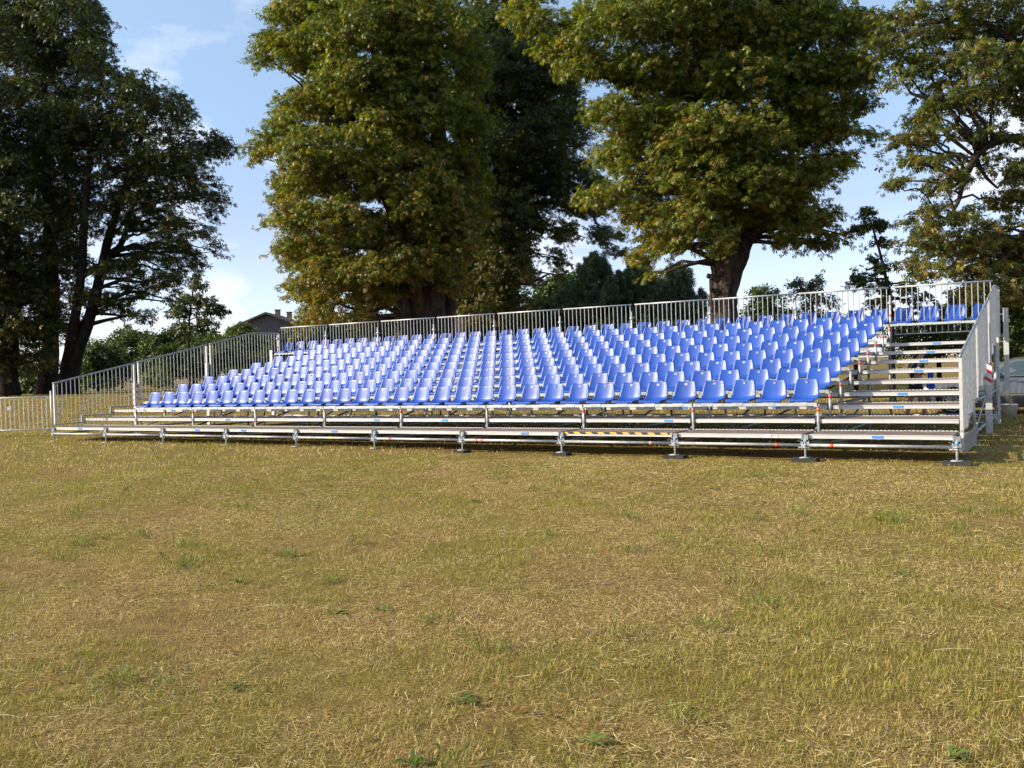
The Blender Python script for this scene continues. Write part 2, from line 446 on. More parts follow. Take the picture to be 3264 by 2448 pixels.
def litter():
    rs = np.random.RandomState(15); count = 230000
    d = 2.2 + 13.5*rs.rand(count)**1.25
    yaw = math.atan2(-_f.x, _f.y); ang = yaw + (rs.rand(count)*2-1)*R(36)
    x = CX - np.sin(ang)*d; y = CY + np.cos(ang)*d
    m_ = value_noise(x, y, 31, 0.30)*0.6 + value_noise(x, y, 32, 0.9)*0.4
    k_ = (rs.rand(count) < np.clip((m_-0.33)*4, 0.08, 1)) & (y < -0.1)
    x, y, d = x[k_], y[k_], d[k_]; n = len(x)
    a = rs.rand(n)*2*math.pi; ln = 0.018 + 0.060*rs.rand(n)**2; w = np.maximum(0.0011+0.0012*rs.rand(n), d*0.00026)
    z = gz(x, y) + 0.006 + 0.022*rs.rand(n)
    di = np.stack([np.cos(a), np.sin(a), rs.normal(size=n)*0.25], 1); sd = np.stack([-np.sin(a), np.cos(a), rs.normal(size=n)*0.6], 1); sd /= np.linalg.norm(sd, axis=1)[:, None]
    P = np.stack([x, y, z], 1); V = np.empty((n, 4, 3)); hw_ = (w*0.5)[:, None]
    V[:, 0] = P - sd*hw_; V[:, 1] = P + sd*hw_; V[:, 2] = P + di*ln[:, None] + sd*hw_*0.7; V[:, 3] = P + di*ln[:, None] - sd*hw_*0.7
    c = np.array([[0.62,0.50,0.26],[0.50,0.38,0.16],[0.42,0.32,0.13],[0.70,0.60,0.38],[0.22,0.155,0.075]])[rs.choice(5, n, p=[.28,.30,.2,.07,.15])]*(0.75+0.5*rs.rand(n))[:, None]
    me = raw_mesh('dry_litter', V.reshape(-1, 3), np.arange(n*4), np.arange(n)*4, np.full(n, 4), M['leafg'], np.repeat(c, 4, 0))
    tag(put('straw_litter', me), kind='stuff')
litter()
def weeds():
    rs = np.random.RandomState(77); mb = MB(); tint = []
    yaw = math.atan2(-_f.x, _f.y)
    def leafq(p, a, ln, w, tilt, c):
        d = Vector((math.cos(a)*math.cos(tilt), math.sin(a)*math.cos(tilt), math.sin(tilt))); s_ = Vector((-math.sin(a), math.cos(a), 0))
        m_ = p + d*ln*0.55 + Vector((0,0,0.004)); e = p + d*ln - Vector((0,0,ln*0.25))
        mb.add([p, m_ + s_*w*0.5, e, m_ - s_*w*0.5], [(0,1,2,3)]); tint.extend([c]*4)
    for i in range(130):
        d = 3.2 + 13*rs.rand()**1.1; a = yaw + (rs.rand()*2-1)*R(34)
        x = CX - math.sin(a)*d; y = CY + math.cos(a)*d
        if y > -0.5: continue
        z = float(gz(x, y)); kind = rs.rand()
        if kind < 0.18:                                  # broad-leaved rosette
            for j in range(rs.randint(6, 12)):
                c = np.array([0.10,0.15,0.03])*(0.7+0.8*rs.rand())
                leafq(Vector((x, y, z+0.008)), rs.rand()*6.28, 0.05+0.06*rs.rand(), 0.018+0.012*rs.rand(), 0.25+0.4*rs.rand(), c)
        elif kind < 0.8:                                 # green tussock
            for j in range(rs.randint(30, 80)):
                c = np.array([0.15,0.19,0.035])*(0.6+0.8*rs.rand())
                leafq(Vector((x+rs.normal()*0.06, y+rs.normal()*0.06, z)), rs.rand()*6.28, 0.06+0.09*rs.rand(), 0.004+0.003*rs.rand(), 0.5+0.9*rs.rand(), c)
        else:                                            # fallen chestnut leaf
            for j in range(rs.randint(1, 4)):
                c = np.array([0.36,0.20,0.08])*(0.6+0.7*rs.rand())
                leafq(Vector((x+rs.normal()*0.05, y+rs.normal()*0.05, z+0.03)), rs.rand()*6.28, 0.05+0.05*rs.rand(), 0.025, 0.1*rs.normal(), c)
    lo = np.arange(len(mb.v)); nq = len(mb.f)
    me = raw_mesh('meadow_weeds', np.array([tuple(v) for v in mb.v]), lo, np.arange(nq)*4, np.full(nq, 4), M['leafg'], np.array(tint))
    tag(put('weeds', me), kind='stuff')
weeds()
def straw():
    rs = np.random.RandomState(9); mb = MB()
    yaw = math.atan2(-_f.x, _f.y)
    for i in range(150):
        d = 3.0 + 15*rs.rand()**1.3
        a = yaw + (rs.rand()*2-1)*R(34)
        x = CX - math.sin(a)*d; y = CY + math.cos(a)*d
        if y > -0.2: continue
        ln = 0.05 + 0.26*rs.rand()**3; th = rs.rand()*math.pi
        z = float(gz(x, y)) + 0.012 + 0.025*rs.rand()
        p0 = Vector((x, y, z)); dv = Vector((math.cos(th), math.sin(th), 0.18*(rs.rand()-0.5)))
        b = Vector((-dv.y, dv.x, 0))*(ln*0.12*(rs.rand()-0.5))
        r_ = 0.0008 + 0.0008*rs.rand() + d*0.00004
        mb.path([p0, p0 + dv*ln*0.5 + b + Vector((0, 0, 0.008)), p0 + dv*ln], [r_, r_, r_*0.7], 4)
    o = mb.build('straw', mat('bleached_straw', (0.58, 0.47, 0.28), 0.7, noise=0.2, nscale=9))
    tag(o, kind='stuff')
straw()

# ------------------------------------------------------------------ grandstand
B = 2.07           # bay
D = 0.8565         # tier depth
RISE = 0.1751
H1 = 0.350
NB, NT = 10, 9
PH = 0.386         # seat rail posts above the deck they stand on
def ty(k): return 0.017 + k*D
def tz(k): return H1 + k*RISE
YP = 0.876 - D     # a seat post stands just behind its deck

stand = thing('grandstand', 'long scaffold grandstand of aluminium decks with nine rising rows of blue seats', 'grandstand', (0, 0, 0))
rnd = random.Random(4)

# deck: plywood tread, aluminium front riser and perforated rear edge
def deck_mesh():
    mb = MB()
    x0, x1 = 0.055, B - 0.055
    mb.box(x0, x1, 0.0, 0.035, -0.062, 0.0, 1)                # front profile
    mb.box(x0 + 0.002, x1 - 0.002, -0.006, 0.0, -0.058, -0.052, 1)
    mb.box(x0 + 0.002, x1 - 0.002, -0.006, 0.0, -0.010, -0.002, 1)
    mb.box(x0, x1, 0.036, D - 0.075, -0.05, 0.002, 0)          # tread
    mb.box(x0, x1, D - 0.074, D - 0.02, -0.062, 0.006, 1)      # rear edge strip
    n = 34
    for i in range(n):                                          # serrated lip of the rear edge
        a = x0 + (x1-x0)*(i+0.15)/n; b = x0 + (x1-x0)*(i+0.65)/n
        mb.box(a, b, D - 0.07, D - 0.024, 0.0062, 0.013, 1)
    for i in (0.0, 0.5, 1.0):                                   # cross bearers under the tread
        xx = x0 + 0.03 + (x1-x0-0.06)*i
        mb.box(xx-0.02, xx+0.02, 0.036, D-0.075, -0.075, -0.0505, 1)
    # hooks at the four corners
    for xx in (x0-0.035, x1):
        for yy in (0.05, D-0.12):
            mb.box(xx, xx+0.035, yy, yy+0.05, -0.045, -0.008, 1)
    return mb
dk = deck_mesh().build('deck', [M['ply'], M['alu']], stand, loc=(0, ty(0), tz(0)))
deck_me = dk.data
sticker_mb = MB(); sticker_mb.box(0, 0.15, -0.0095, -0.0065, -0.047, -0.013)
st0 = sticker_mb.build('sticker', M['sticker'], dk, loc=(0.98, 0, 0)); st_me = st0.data
stick = {(0,0):0.85,(0,2):1.05,(0,3):0.45,(0,4):0.95,(0,6):1.25,(0,9):0.95,(1,2):1.1,(1,4):1.35,(1,5):1.0,(1,7):1.55,
         (2,1):0.25,(2,7):1.5,(2,8):1.1,(2,9):0.98,(3,9):0.92,(5,9):0.95,(6,9):0.93,(7,9):0.95,(8,9):0.97}
decks = {}
for k in range(NT):
    for i in range(NB):
        if k == 0 and i == 0:
            d = dk
        else:
            d = put('deck', deck_me, stand, (i*B, ty(k), tz(k)))
            xx = stick.get((k, i), None)
            if xx is None and k > 2 and i > 0 and rnd.random() < 0.5: xx = 0.5 + rnd.random()
            if xx is not None: put('sticker', st_me, d, (xx, 0, 0))
        decks[(k, i)] = d
# black and yellow tape on the front edge of the eighth deck
hz = MB(); hz.box(0.06, 1.98, -0.0095, -0.0065, -0.026, 0.0); hz.box(0.06, 1.98, -0.0095, 0.03, 0.0003, 0.0030)
hz.build('hazard_tape', M['hazard'], decks[(0, 7)])
sm = MB(); sm.box(1.48, 1.55, -0.0095, -0.0065, -0.05, -0.008); sm.box(1.62, 1.66, -0.0095, -0.0065, -0.055, -0.018)
sm.build('paper_label', M['white'], decks[(0, 8)])

# standards with base jacks
def standard_mb(h, tall):
    mb = MB()
    mb.tube((0,0,0.16), (0,0,h), 0.024, 10)                    # tube
    mb.tube((0,0,0.012), (0,0,0.24), 0.017, 8)                 # jack spindle
    mb.box(-0.075, 0.075, -0.075, 0.075, 0.0, 0.010)           # base plate
    mb.lathe((0,0,0.145), [(0.018,0),(0.036,0.0),(0.036,0.03),(0.018,0.03)], 10)
    mb.tube((-0.10,0.0,0.155), (0.03,0.0,0.162), 0.009, 6)     # wing nut handle
    mb.tube((0.0,0.0,0.16), (0.09,0.02,0.158), 0.008, 6)
    for zz in (0.185, 0.69, 1.19):
        if zz < h - 0.02:
            mb.lathe((0,0,zz), [(0.024,0),(0.060,0.0),(0.060,0.010),(0.024,0.010)], 8)   # rosette
    return mb
def wedge_head(sx_):
    mb = MB()
    if 1:
        mb.box(min(sx_*0.026, sx_*0.062), max(sx_*0.026, sx_*0.062), -0.022, 0.022, 0.150, 0.240)
        mb.box(min(sx_*0.048, sx_*0.055), max(sx_*0.048, sx_*0.055), -0.010, 0.010, 0.120, 0.262)
    if sx_ < 0: mb.tube((-0.052, -0.005, 0.235), (-0.10, -0.03, 0.262), 0.006, 5)
    return mb
std_cache = {}
for row, (yy, top) in enumerate(((0.0, H1 - 0.066), (3*D, tz(3) - 0.085), (6*D, tz(6) - 0.085), (8.9*D, tz(8) - 0.085))):
    for i in range(NB + 1):
        if row in std_cache:
            s_ = put('standard', std_cache[row][0], stand, (i*B, yy + (0 if row == 0 else 0.03), 0))
        else:
            s_ = standard_mb(top, row > 0).build('standard', M['galv'], stand, True, loc=(i*B, yy + (0 if row == 0 else 0.03), 0))
            std_cache[row] = [s_.data]
        if row == 0:
            if 'wh' not in std_cache:
                std_cache['wh'] = [wedge_head(q_).build('wedge_head', M['galv_dark'], s_).data for q_ in (-1, 1)]
                c_ = MB(); c_.lathe((0,0,0.222), [(0.0245,0),(0.027,0.0),(0.027,0.048),(0.0245,0.048)], 10)
                c_ = c_.build('collar', M['colblue'], s_, True); std_cache['co'] = c_.data
                f_ = MB(); f_.box(-0.045, 0.045, -0.02, 0.03, H1-0.078, H1-0.010); f_.box(-0.05, -0.03, -0.03, 0.03, H1-0.075, H1+0.001)
                f_.box(0.03, 0.05, -0.03, 0.03, H1-0.075, H1+0.001)
                f_ = f_.build('fork_head', M['galv_dark'], s_); std_cache['fo'] = f_.data
            else:
                [put('wedge_head', q_, s_) for q_ in std_cache['wh']]; put('collar', std_cache['co'], s_); put('fork_head', std_cache['fo'], s_)

# ledgers, transoms and diagonals
lm = MB(); lm.tube((0.05, 0, 0), (B-0.05, 0, 0), 0.0242, 10)
lo_ = lm.build('ledger', M['galv'], stand, True, loc=(0, 0, 0.19)); led_me = lo_.data
led = {0: lo_}
for i in range(1, NB): led[i] = put('ledger', led_me, stand, (i*B, 0, 0.19))
for yy in (3*D+0.03, 6*D+0.03, 8.9*D+0.03):
    for i in range(NB):
        put('ledger', led_me, stand, (i*B, yy, 0.19))
for yy, zz in ((6*D+0.03, 0.70), (8.9*D+0.03, 0.70)):
    for i in range(NB):
        put('ledger', led_me, stand, (i*B, yy, zz))
def tape(x, m, parent, w=0.05):
    t_ = MB(); t_.tube((x, 0, 0), (x+w, 0, 0), 0.0252, 10); return t_.build('marker_tape', m, parent, True)
for i, x, m in ((0,0.98,'yellow'),(1,0.98,'yellow'),(2,0.98,'yellow'),(3,0.98,'yellow'),(4,0.92,'yellow'),(5,0.36,'orange'),(6,0.40,'pink'),(6,0.28,'pink'),(7,1.63,'pink'),(8,1.62,'orange'),(9,0.36,'orange')):
    tape(x, M[m], led[i], 0.055)
tm = MB(); tm.tube((0, 0.06, 0), (0, 3*D-0.03, 0), 0.0242, 8); to_ = tm.build('transom', M['galv_dark'], stand, True, loc=(0, 0, 0.19)); tr_me = to_.data
for j, (y0, zz) in enumerate(((0, 0.19), (3*D, 0.19), (6*D, 0.19), (3*D, 0.70), (6*D, 0.70))):
    for i in range(NB+1):
        if i == 0 and j == 0: continue
        put('transom', tr_me, stand, (i*B, y0, zz))
# stepped carrying beams on every bay line
cb = MB()
for k in range(NT):
    cb.box(-0.018, 0.018, ty(k)+0.01, ty(k)+D-0.004, tz(k)-0.082, tz(k)-0.048)
    if k: cb.box(-0.016, 0.016, ty(k)-0.02, ty(k)+0.012, tz(k-1)-0.05, tz(k)-0.085)
cb0 = cb.build('carrying_beam', M['galv_dark'], stand)
for i in range(1, NB+1): put('carrying_beam', cb0.data, stand, (i*B, 0, 0))
dg = MB(); dg.tube((0.04, 0.05, 0.22), (B-0.04, 0.05, 1.25), 0.021, 8)
dg0 = dg.build('diagonal_brace', M['galv_dark'], stand, True, loc=(0, 6*D, 0))
for i in range(2, NB, 2): put('diagonal_brace', dg0.data, stand, (i*B, 6*D, 0))
dg2 = MB(); dg2.tube((0.0, 0.1, 0.20), (0.0, 3*D-0.1, 0.74), 0.021, 8)
dgo = dg2.build('diagonal_brace', M['galv_dark'], stand, True, loc=(0, 3*D, 0))
for i in range(1, NB+1): put('diagonal_brace', dgo.data, stand, (i*B, 3*D, 0))
dg3 = MB(); dg3.tube((0.05, 0.0, 0.20), (1.6, 2.3, 0.24), 0.021, 8)
dgo3 = dg3.build('diagonal_brace', M['galv_dark'], stand, True, loc=(9*B, 0.2, 0))
for i in (1, 3, 5, 7): put('diagonal_brace', dgo3.data, stand, (i*B, 0.2, 0))

# seat posts and seat rails
pm = MB()
pm.tube((0,0,-0.06), (0,0,PH-0.012), 0.0225, 10)
pm.box(-0.055, 0.055, -0.035, 0.035, PH-0.012, PH-0.002)
pm.tube((0.02,-0.01,PH-0.002), (0.02,-0.01,PH+0.03), 0.008, 6)
pm.tube((-0.045,0.0,0.0), (-0.03,-0.01,0.05), 0.008, 5)
rmm = MB()
rmm.box(0.015, B-0.015, -0.030, -0.026, 0.0, 0.050)
rmm.box(0.015, B-0.015, -0.026, 0.034, 0.046, 0.050)
rmm.box(0.015, B-0.015, 0.030, 0.034, 0.0, 0.046)
rmm.box(0.012, 0.0145, -0.032, 0.036, -0.001, 0.052); rmm.box(B-0.0145, B-0.012, -0.032, 0.036, -0.001, 0.052)
for i in range(4):                                            # bracket plates that carry the shells
    xc = (i+0.5)*B/4
    rmm.box(xc-0.09, xc+0.09, -0.036, -0.0305, 0.004, 0.046); rmm.box(xc-0.10, xc+0.10, -0.03, 0.20, 0.0505, 0.058)
tp = MB(); tp.lathe((0,0,PH-0.095), [(0.0225,0),(0.0240,0.0),(0.0240,0.052),(0.0225,0.052)], 10)
post_me = rail_me = tape_me = None
for k in range(NT):
    bays = range(1, 9) if k < 8 else range(0, 10)
    yy = ty(k) + YP + D - 0.017; zz = tz(k)
    for i in list(bays) + [bays[-1] + 1]:
        if post_me is None:
            p_ = pm.build('seat_post', M['galv'], stand, True, loc=(i*B, yy, zz)); post_me = p_.data
        else:
            p_ = put('seat_post', post_me, stand, (i*B, yy, zz))
        if rnd.random() < 0.85 or (i == 9 and k != 3):
            if i == 9 and k == 3: continue
            if tape_me is None:
                t_ = tp.build('marker_tape', M['orange'], p_, True); tape_me = t_.data
            else:
                put('marker_tape', tape_me, p_)
    for i in bays:
        if rail_me is None:
            r_ = rmm.build('seat_rail', M['rail'], stand, loc=(i*B, yy, zz+PH)); rail_me = r_.data
        else:
            put('seat_rail', rail_me, stand, (i*B, yy, zz+PH))
# posts behind the top row
bpm = MB(); bpm.tube((0,0,1.62), (0,0,2.83), 0.0242, 10); bpm.tube((-0.06,0.0,2.66), (0.06,0.02,2.66), 0.012, 6); bpm.box(-0.03,0.03,-0.03,0.03,2.63,2.69)
bp0 = None
for i in range(NB+1):
    if bp0 is None:
        b_ = bpm.build('back_post', M['galv'], stand, True, loc=(0, 7.88, 0)); bp0 = b_.data
        t_ = MB(); t_.lathe((0,0,2.36), [(0.0242,0),(0.026,0.0),(0.026,0.055),(0.0242,0.055)], 10); t_ = t_.build('marker_tape', M['orange'], b_, True); bpt = t_.data
    else:
        b_ = put('back_post', bp0, stand, (i*B, 7.88, 0)); put('marker_tape', bpt, b_)
# planks closing the low side of the first decks
sb = MB(); sb.box(-0.012, 0.012, 0.35, 2.3, 0.06, 0.24); sb.box(-0.010, 0.010, 0.36, 2.29, 0.243, 0.33)
sb.build('side_board', M['board'], stand, loc=(NB*B + 0.05, 0, 0))

# ------------------------------------------------------------------ timber pads under the front jacks
pad_mb = MB()
pad_mb.box(-0.18, 0.18, -0.12, 0.12, -0.02, 0.050)
ords = ['first', 'second', 'third', 'fourth', 'fifth', 'sixth', 'seventh', 'eighth', 'ninth', 'tenth', 'eleventh', 'twelfth', 'thirteenth',
        'fourteenth', 'fifteenth', 'sixteenth', 'seventeenth', 'eighteenth', 'nineteenth', 'twentieth']
pad_me = None
for n_, (i, sz) in enumerate(((10, 1.0), (9, 1.0), (8, 0.95), (7, 0.75), (6, 0.6))):
    if pad_me is None:
        p_ = pad_mb.build('timber_pad', M['pad']); pad_me = p_.data
    else: p_ = put('timber_pad', pad_me)
    p_.location = (i*B + 0.0, 0.0, -0.052); p_.scale = (sz, 1, 1); p_.rotation_euler = (0, 0, rnd.uniform(-0.06, 0.06))
    tag(p_, 'dark timber block under a front jack of the stand, %s from the bucket end' % ords[n_], 'timber block', 'timber blocks under the front jacks')

# ------------------------------------------------------------------ guard panels
def bal_mb(z0, z1, r=0.0105):
    mb = MB(); mb.tube((0,0,z0), (0,0,z1), r, 6, caps=False); return mb
ZT, ZB, YB = 3.010, 1.966, 8.0
first = None
for n_ in range(NB):
    i = NB - 1 - n_
    lab = 'grey steel bar guard panel behind the top row, %s from the bucket end' % ords[n_]
    if first is None:
        g = thing('guard_panel', lab, 'guard panel', (i*B, YB, ZB), 0, 'guard panels behind the top row')
        h = MB(); h.tube((0.045,0,ZT-ZB), (B-0.045,0,ZT-ZB), 0.0215, 10); h.build('handrail', M['galv'], g, True)
        h = MB(); h.box(0.06, B-0.06, -0.012, 0.012, -0.012, 0.012); h.build('kick_rail', M['galv'], g)
        bm_ = None
        for j in range(17):
            x = 0.085 + (B-0.17)*j/16
            if bm_ is None: b_ = bal_mb(0, ZT-ZB).build('baluster', M['galv'], g, True, loc=(x,0,0)); bm_ = b_.data
            else: put('baluster', bm_, g, (x,0,0))
        first = g
    else:
        dup(first, (i*B, YB, ZB), lab)

# side panels: stepped foot, sloping handrail; the rearmost bends level
def side_panel(xs, j, label, group):
    y0, y1 = [(0.06, 2.50), (2.58, 5.03), (5.12, 8.02)][j]
    def ztop(y):
        if y < 5.9: return 1.454 + (y-0.06)*0.2015
        if y > 7.1: return 2.845
        t = (y-5.9)/1.2; a = 1.454 + 5.84*0.2015
        return a + 0.2015*1.2*(t - t*t/2)*1.0 + 0.0*t + (2.845 - a - 0.2015*0.6)*t*t*(3-2*t)
    def zbot(y):
        k = min(8, int((y - 0.02)/D)); return tz(k) + 0.066
    g = thing('side_guard_panel', label, 'guard panel', (xs, y0, 0), 0, group)
    n = 24
    h = MB(); h.path([(0, (y1-y0)*t/n, ztop(y0+(y1-y0)*t/n)) for t in range(n+1)], 0.0235, 10); h.build('handrail', M['galv_dark'], g, True)
    # end posts
    for e, yy in enumerate((y0+0.03, y1-0.03)):
        zb = zbot(yy)
        if xs > 5 and j == 0 and e == 0: zb = 0.14
        p = MB(); p.box(-0.022, 0.022, yy-y0-0.024, yy-y0+0.024, zb, ztop(yy)-0.02); p.build('end_post', M['alu'], g)
    # stepped foot rail
    k0 = int((y0+0.02)/D); s_ = MB(); a = y0
    edges = [ty(k)-0.03 for k in range(k0+1, 9) if ty(k)-0.03 < y1-0.1] + [y1]
    for e in edges:
        zz = zbot((a+e)/2); s_.box(-0.012, 0.012, a-y0, e-y0, zz-0.012, zz+0.012)
        if e != y1: s_.box(-0.02, 0.02, e-y0-0.022, e-y0+0.022, zz+0.013, zz+RISE+0.02)
        a = e
    s_.build('kick_rail', M['galv_dark'], g)
    nb = int((y1-y0-0.15)/0.117)
    for q in range(nb):
        yy = y0 + 0.125 + q*(y1-y0-0.2)/(nb-1+0.3)
        bal_mb(zbot(yy), ztop(yy)-0.01).build('baluster', M['galv'], g, True, loc=(0, yy-y0, 0))
    # outer upright that holds the panel, beside its upper end
    xo = 0.10 if xs > 5 else -0.075
    yy = y1 + 0.03 - (0.35 if j == 2 else 0)
    wd = 0.055
    if xs > 5: xo = (0, -0.012, -0.045)[j]
    if xs > 5 and j == 0: return g
    up = MB(); up.box(xo-wd, xo+wd, yy-y0-0.02, yy-y0+0.02, 0.0, ztop(yy)-(0.42 if xs > 5 else 0.55)); up.box(min(0, xo), max(0, xo), yy-y0-0.015, yy-y0+0.015, ztop(yy)-0.62, ztop(yy)-0.57)
    uo = up.build('upright', M['alu'], g)
    if (xs > 5 and j == 1) or (xs < 5 and j == 0):
        zc = 0.89 if xs > 5 else 0.84
        tpb = MB(); tpb.box(xo-wd-0.003, xo+wd+0.003, yy-y0-0.023, yy-y0+0.023, zc, zc+0.49); tpb.build('warning_tape', M['redwhite'], uo)
    return g
for xs, side, end in ((-0.05, 'barrier', 'crowd barrier'), (20.76, 'bucket', 'white bucket')):
    for j, w in enumerate(('front sloping', 'middle sloping', 'rear curved')):
        lab = '%s steel bar side railing on the %s end of the stand' % (w, 'crowd barrier' if xs < 5 else 'white bucket')
        side_panel(xs, j, lab, 'side railings of the stand')
# hanging end upright of the back railing, beside the car
hb = thing('end_upright', 'short pale metal upright hung on the rear corner of the stand beside car', 'upright', (20.88, 8.12, 0))
mb = MB(); mb.box(-0.05, 0.05, -0.02, 0.02, 0.70, 2.43); mb.build('post', M['alu'], hb)
mb = MB(); mb.tube((-0.30, -0.05, 2.30), (-0.05, 0, 2.30), 0.02, 8); mb.tube((-0.30, -0.05, 1.72), (-0.05, 0, 1.72), 0.02, 8); mb.build('clamp_arm', M['galv'], hb, True)

# ------------------------------------------------------------------ seats
def catmull(P, n):
    P = np.asarray(P, float); out = []
    m = len(P)
    for s in np.linspace(0, m-1, n):
        i = min(int(s), m-2); t = s - i
        p0, p1, p2, p3 = P[max(i-1, 0)], P[i], P[i+1], P[min(i+2, m-1)]
        out.append(0.5*((2*p1) + (-p0+p2)*t + (2*p0-5*p1+4*p2-p3)*t*t + (-p0+3*p1-3*p2+p3)*t**3))
    return np.array(out)
def seat_shell():
    # y, z, half width, edge curl
    prof = [(-0.012,-0.030,0.196,0.0),(-0.022,-0.004,0.208,0.0),(0.000,0.016,0.214,0.002),(0.06,0.020,0.216,0.008),(0.16,0.010,0.216,0.020),(0.26,0.004,0.215,0.034),
            (0.325,0.020,0.213,0.052),(0.362,0.070,0.211,0.062),(0.382,0.150,0.208,0.056),(0.400,0.240,0.202,0.046),(0.416,0.320,0.192,0.036),(0.424,0.360,0.180,0.030),(0.432,0.380,0.160,0.024),(0.446,0.384,0.146,0.018)]
    prof = [(y_*0.97, z_ if z_ < 0.02 else 0.02 + (z_-0.02)*0.85, w_*0.965*(1 if z_ < 0.1 else 1-0.22*(z_-0.1)), c_*(1.0 if z_ < 0.05 else 0.62)) for (y_, z_, w_, c_) in prof]
    P = catmull(prof, 40)
    nt = 19; ts = np.linspace(-1, 1, nt)
    G = np.zeros((len(P), nt, 3))
    tang = np.gradient(P[:, :2], axis=0); tang /= np.linalg.norm(tang, axis=1)[:, None]
    nrm = np.stack([-tang[:, 1], tang[:, 0]], 1)      # towards the sitter
    for a in range(len(P)):
        for b, t in enumerate(ts):
            c = abs(t)**2.6 * P[a, 3]
            G[a, b] = (t*P[a, 2], P[a, 0] + nrm[a, 0]*c, P[a, 1] + nrm[a, 1]*c)
    du = np.gradient(G, axis=0); dv = np.gradient(G, axis=1)
    N = np.cross(dv, du); N /= np.linalg.norm(N, axis=2)[:, :, None]
    back = G - N*0.014
    mb = MB(); na = len(P)
    vs = [tuple(p) for p in G.reshape(-1, 3)] + [tuple(p) for p in back.reshape(-1, 3)]
    fs = []; off = na*nt
    for a in range(na-1):
        for b in range(nt-1):
            i = a*nt+b
            fs.append((i, i+1, i+nt+1, i+nt)); fs.append((off+i, off+i+nt, off+i+nt+1, off+i+1))
    for a in range(na-1):
        i = a*nt; j = a*nt+nt-1
        fs.append((i, i+nt, off+i+nt, off+i)); fs.append((j, off+j, off+j+nt, j+nt))
    for b in range(nt-1):
        i = b; j = (na-1)*nt+b
        fs.append((i, off+i, off+i+1, i+1)); fs.append((j, j+1, off+j+1, off+j))
    mb.add(vs, fs)
    return mb
SEG = {'a': ((0,1),(1,1)), 'b': ((1,1),(1,.5)), 'c': ((1,.5),(1,0)), 'd': ((0,0),(1,0)), 'e': ((0,.5),(0,0)), 'f': ((0,1),(0,.5)), 'g': ((0,.5),(1,.5))}
DIG = {'0':'abcdef','1':'bc','2':'abged','3':'abgcd','4':'fgbc','5':'afgcd','6':'afgedc','7':'abc','8':'abcdefg','9':'abcdfg'}
num_cache = {}
def number_mesh(n):
    if n in num_cache: return num_cache[n]
    mb = MB(); s = str(n); w, hgt, th = 0.015, 0.026, 0.0052
    x = -(len(s)*(w+0.008)-0.008)/2
    for ch in s:
        for q in DIG[ch]:
            (ax, az), (bx, bz) = SEG[q]
            x0, x1 = sorted((ax*w, bx*w)); z0, z1 = sorted((az*hgt, bz*hgt))
            mb.box(x+x0-th/2, x+x1+th/2, -0.0015, 0.0015, z0-th/2, z1+th/2)
        x += w + 0.008
    me = bpy.data.meshes.new('seat_number'); me.from_pydata(mb.v, [], mb.f); me.materials.append(M['white']); me.update()
    num_cache[n] = me
    return me
proto = None
rowname = ['front row', 'second row up', 'third row up', 'fourth row up', 'fifth row up', 'sixth row up', 'seventh row up', 'eighth row up', 'top row']
SP = B/4
for k in range(NT):
    c0, c1 = (0, 40) if k == 8 else (4, 36)
    for c in range(c0, c1):
        n_l = c - c0; n_r = c1 - 1 - c
        place = 'railing' if k == 8 else 'aisle'
        if n_l < n_r: pos = '%s from the %s beside the crowd barrier' % (ords[n_l], place)
        else: pos = '%s from the %s beside the white bucket' % (ords[n_r], place)
        label = 'blue bucket seat in the %s, %s' % (rowname[k], pos)
        loc = (c*SP + SP/2, ty(k) + YP + D - 0.017, tz(k) + PH + 0.088)
        if proto is None:
            r_ = thing('stadium_seat', label, 'seat', loc, 0, 'blue seats of the grandstand')
            sh = seat_shell().build('shell', M['seat'], r_, True)
            br = MB(); br.box(-0.07, 0.07, 0.02, 0.24, -0.030, -0.016); br.box(-0.02, 0.02, 0.0, 0.22, -0.026, -0.004)
            br.build('mounting_plate', M['galv_dark'], r_)
            proto = r_
        else:
            r_ = dup(proto, loc, label)
            r_.rotation_euler = (rnd.gauss(0, 0.006), 0, rnd.gauss(0, 0.011))
        if k in (2, 3) and c > 28: continue
        num = (5 + (35-c)) if k == 1 else ((c-4-12-1) % 32 + 1 if k < 8 else (c-16) % 40 + 1)
        q = put('seat_number', number_mesh(num), r_, (0, 0.3985, 0.270)); q.rotation_euler = (-0.17, 0, 0)

# ------------------------------------------------------------------ crowd barrier
rx = Vector((0.857, 0.514, 0)).normalized(); brz = math.atan2(rx.y, rx.x)
bp_ = (-2.12, 1.33, 0.0)
bar = thing('crowd_barrier', 'galvanised steel crowd barrier standing on grass at the low end of the stand', 'crowd barrier', bp_, brz)
W = 2.5
mb = MB(); mb.tube((-W,0,1.09),(0,0,1.09),0.019,10); mb.tube((-W,0,0.20),(0,0,0.20),0.017,10); mb.build('frame', M['galv_light'], bar, True)
for x in (0.0, -W):
    mb = MB(); mb.tube((x,0,0.02),(x,0,1.25 if x == 0 else 1.09),0.022,10); mb.build('end_post', M['galv_light'], bar, True)
for j in range(19):
    mb = MB(); x = -0.13 - j*0.1262
    if j == 0: b_ = bal_mb(0.2, 1.09, 0.0095).build('baluster', M['galv_light'], bar, True, loc=(x,0,0)); bme = b_.data
    else: put('baluster', bme, bar, (x,0,0))
for x in (-0.08, -W+0.2):
    mb = MB(); mb.path([(x,0,0.20),(x-0.09,-0.35,0.015),(x-0.09,-0.37,0.012)],0.014,8); mb.path([(x,0,0.20),(x,0.33,0.015),(x,0.35,0.012)],0.014,8); mb.build('foot', M['galv'], bar, True)
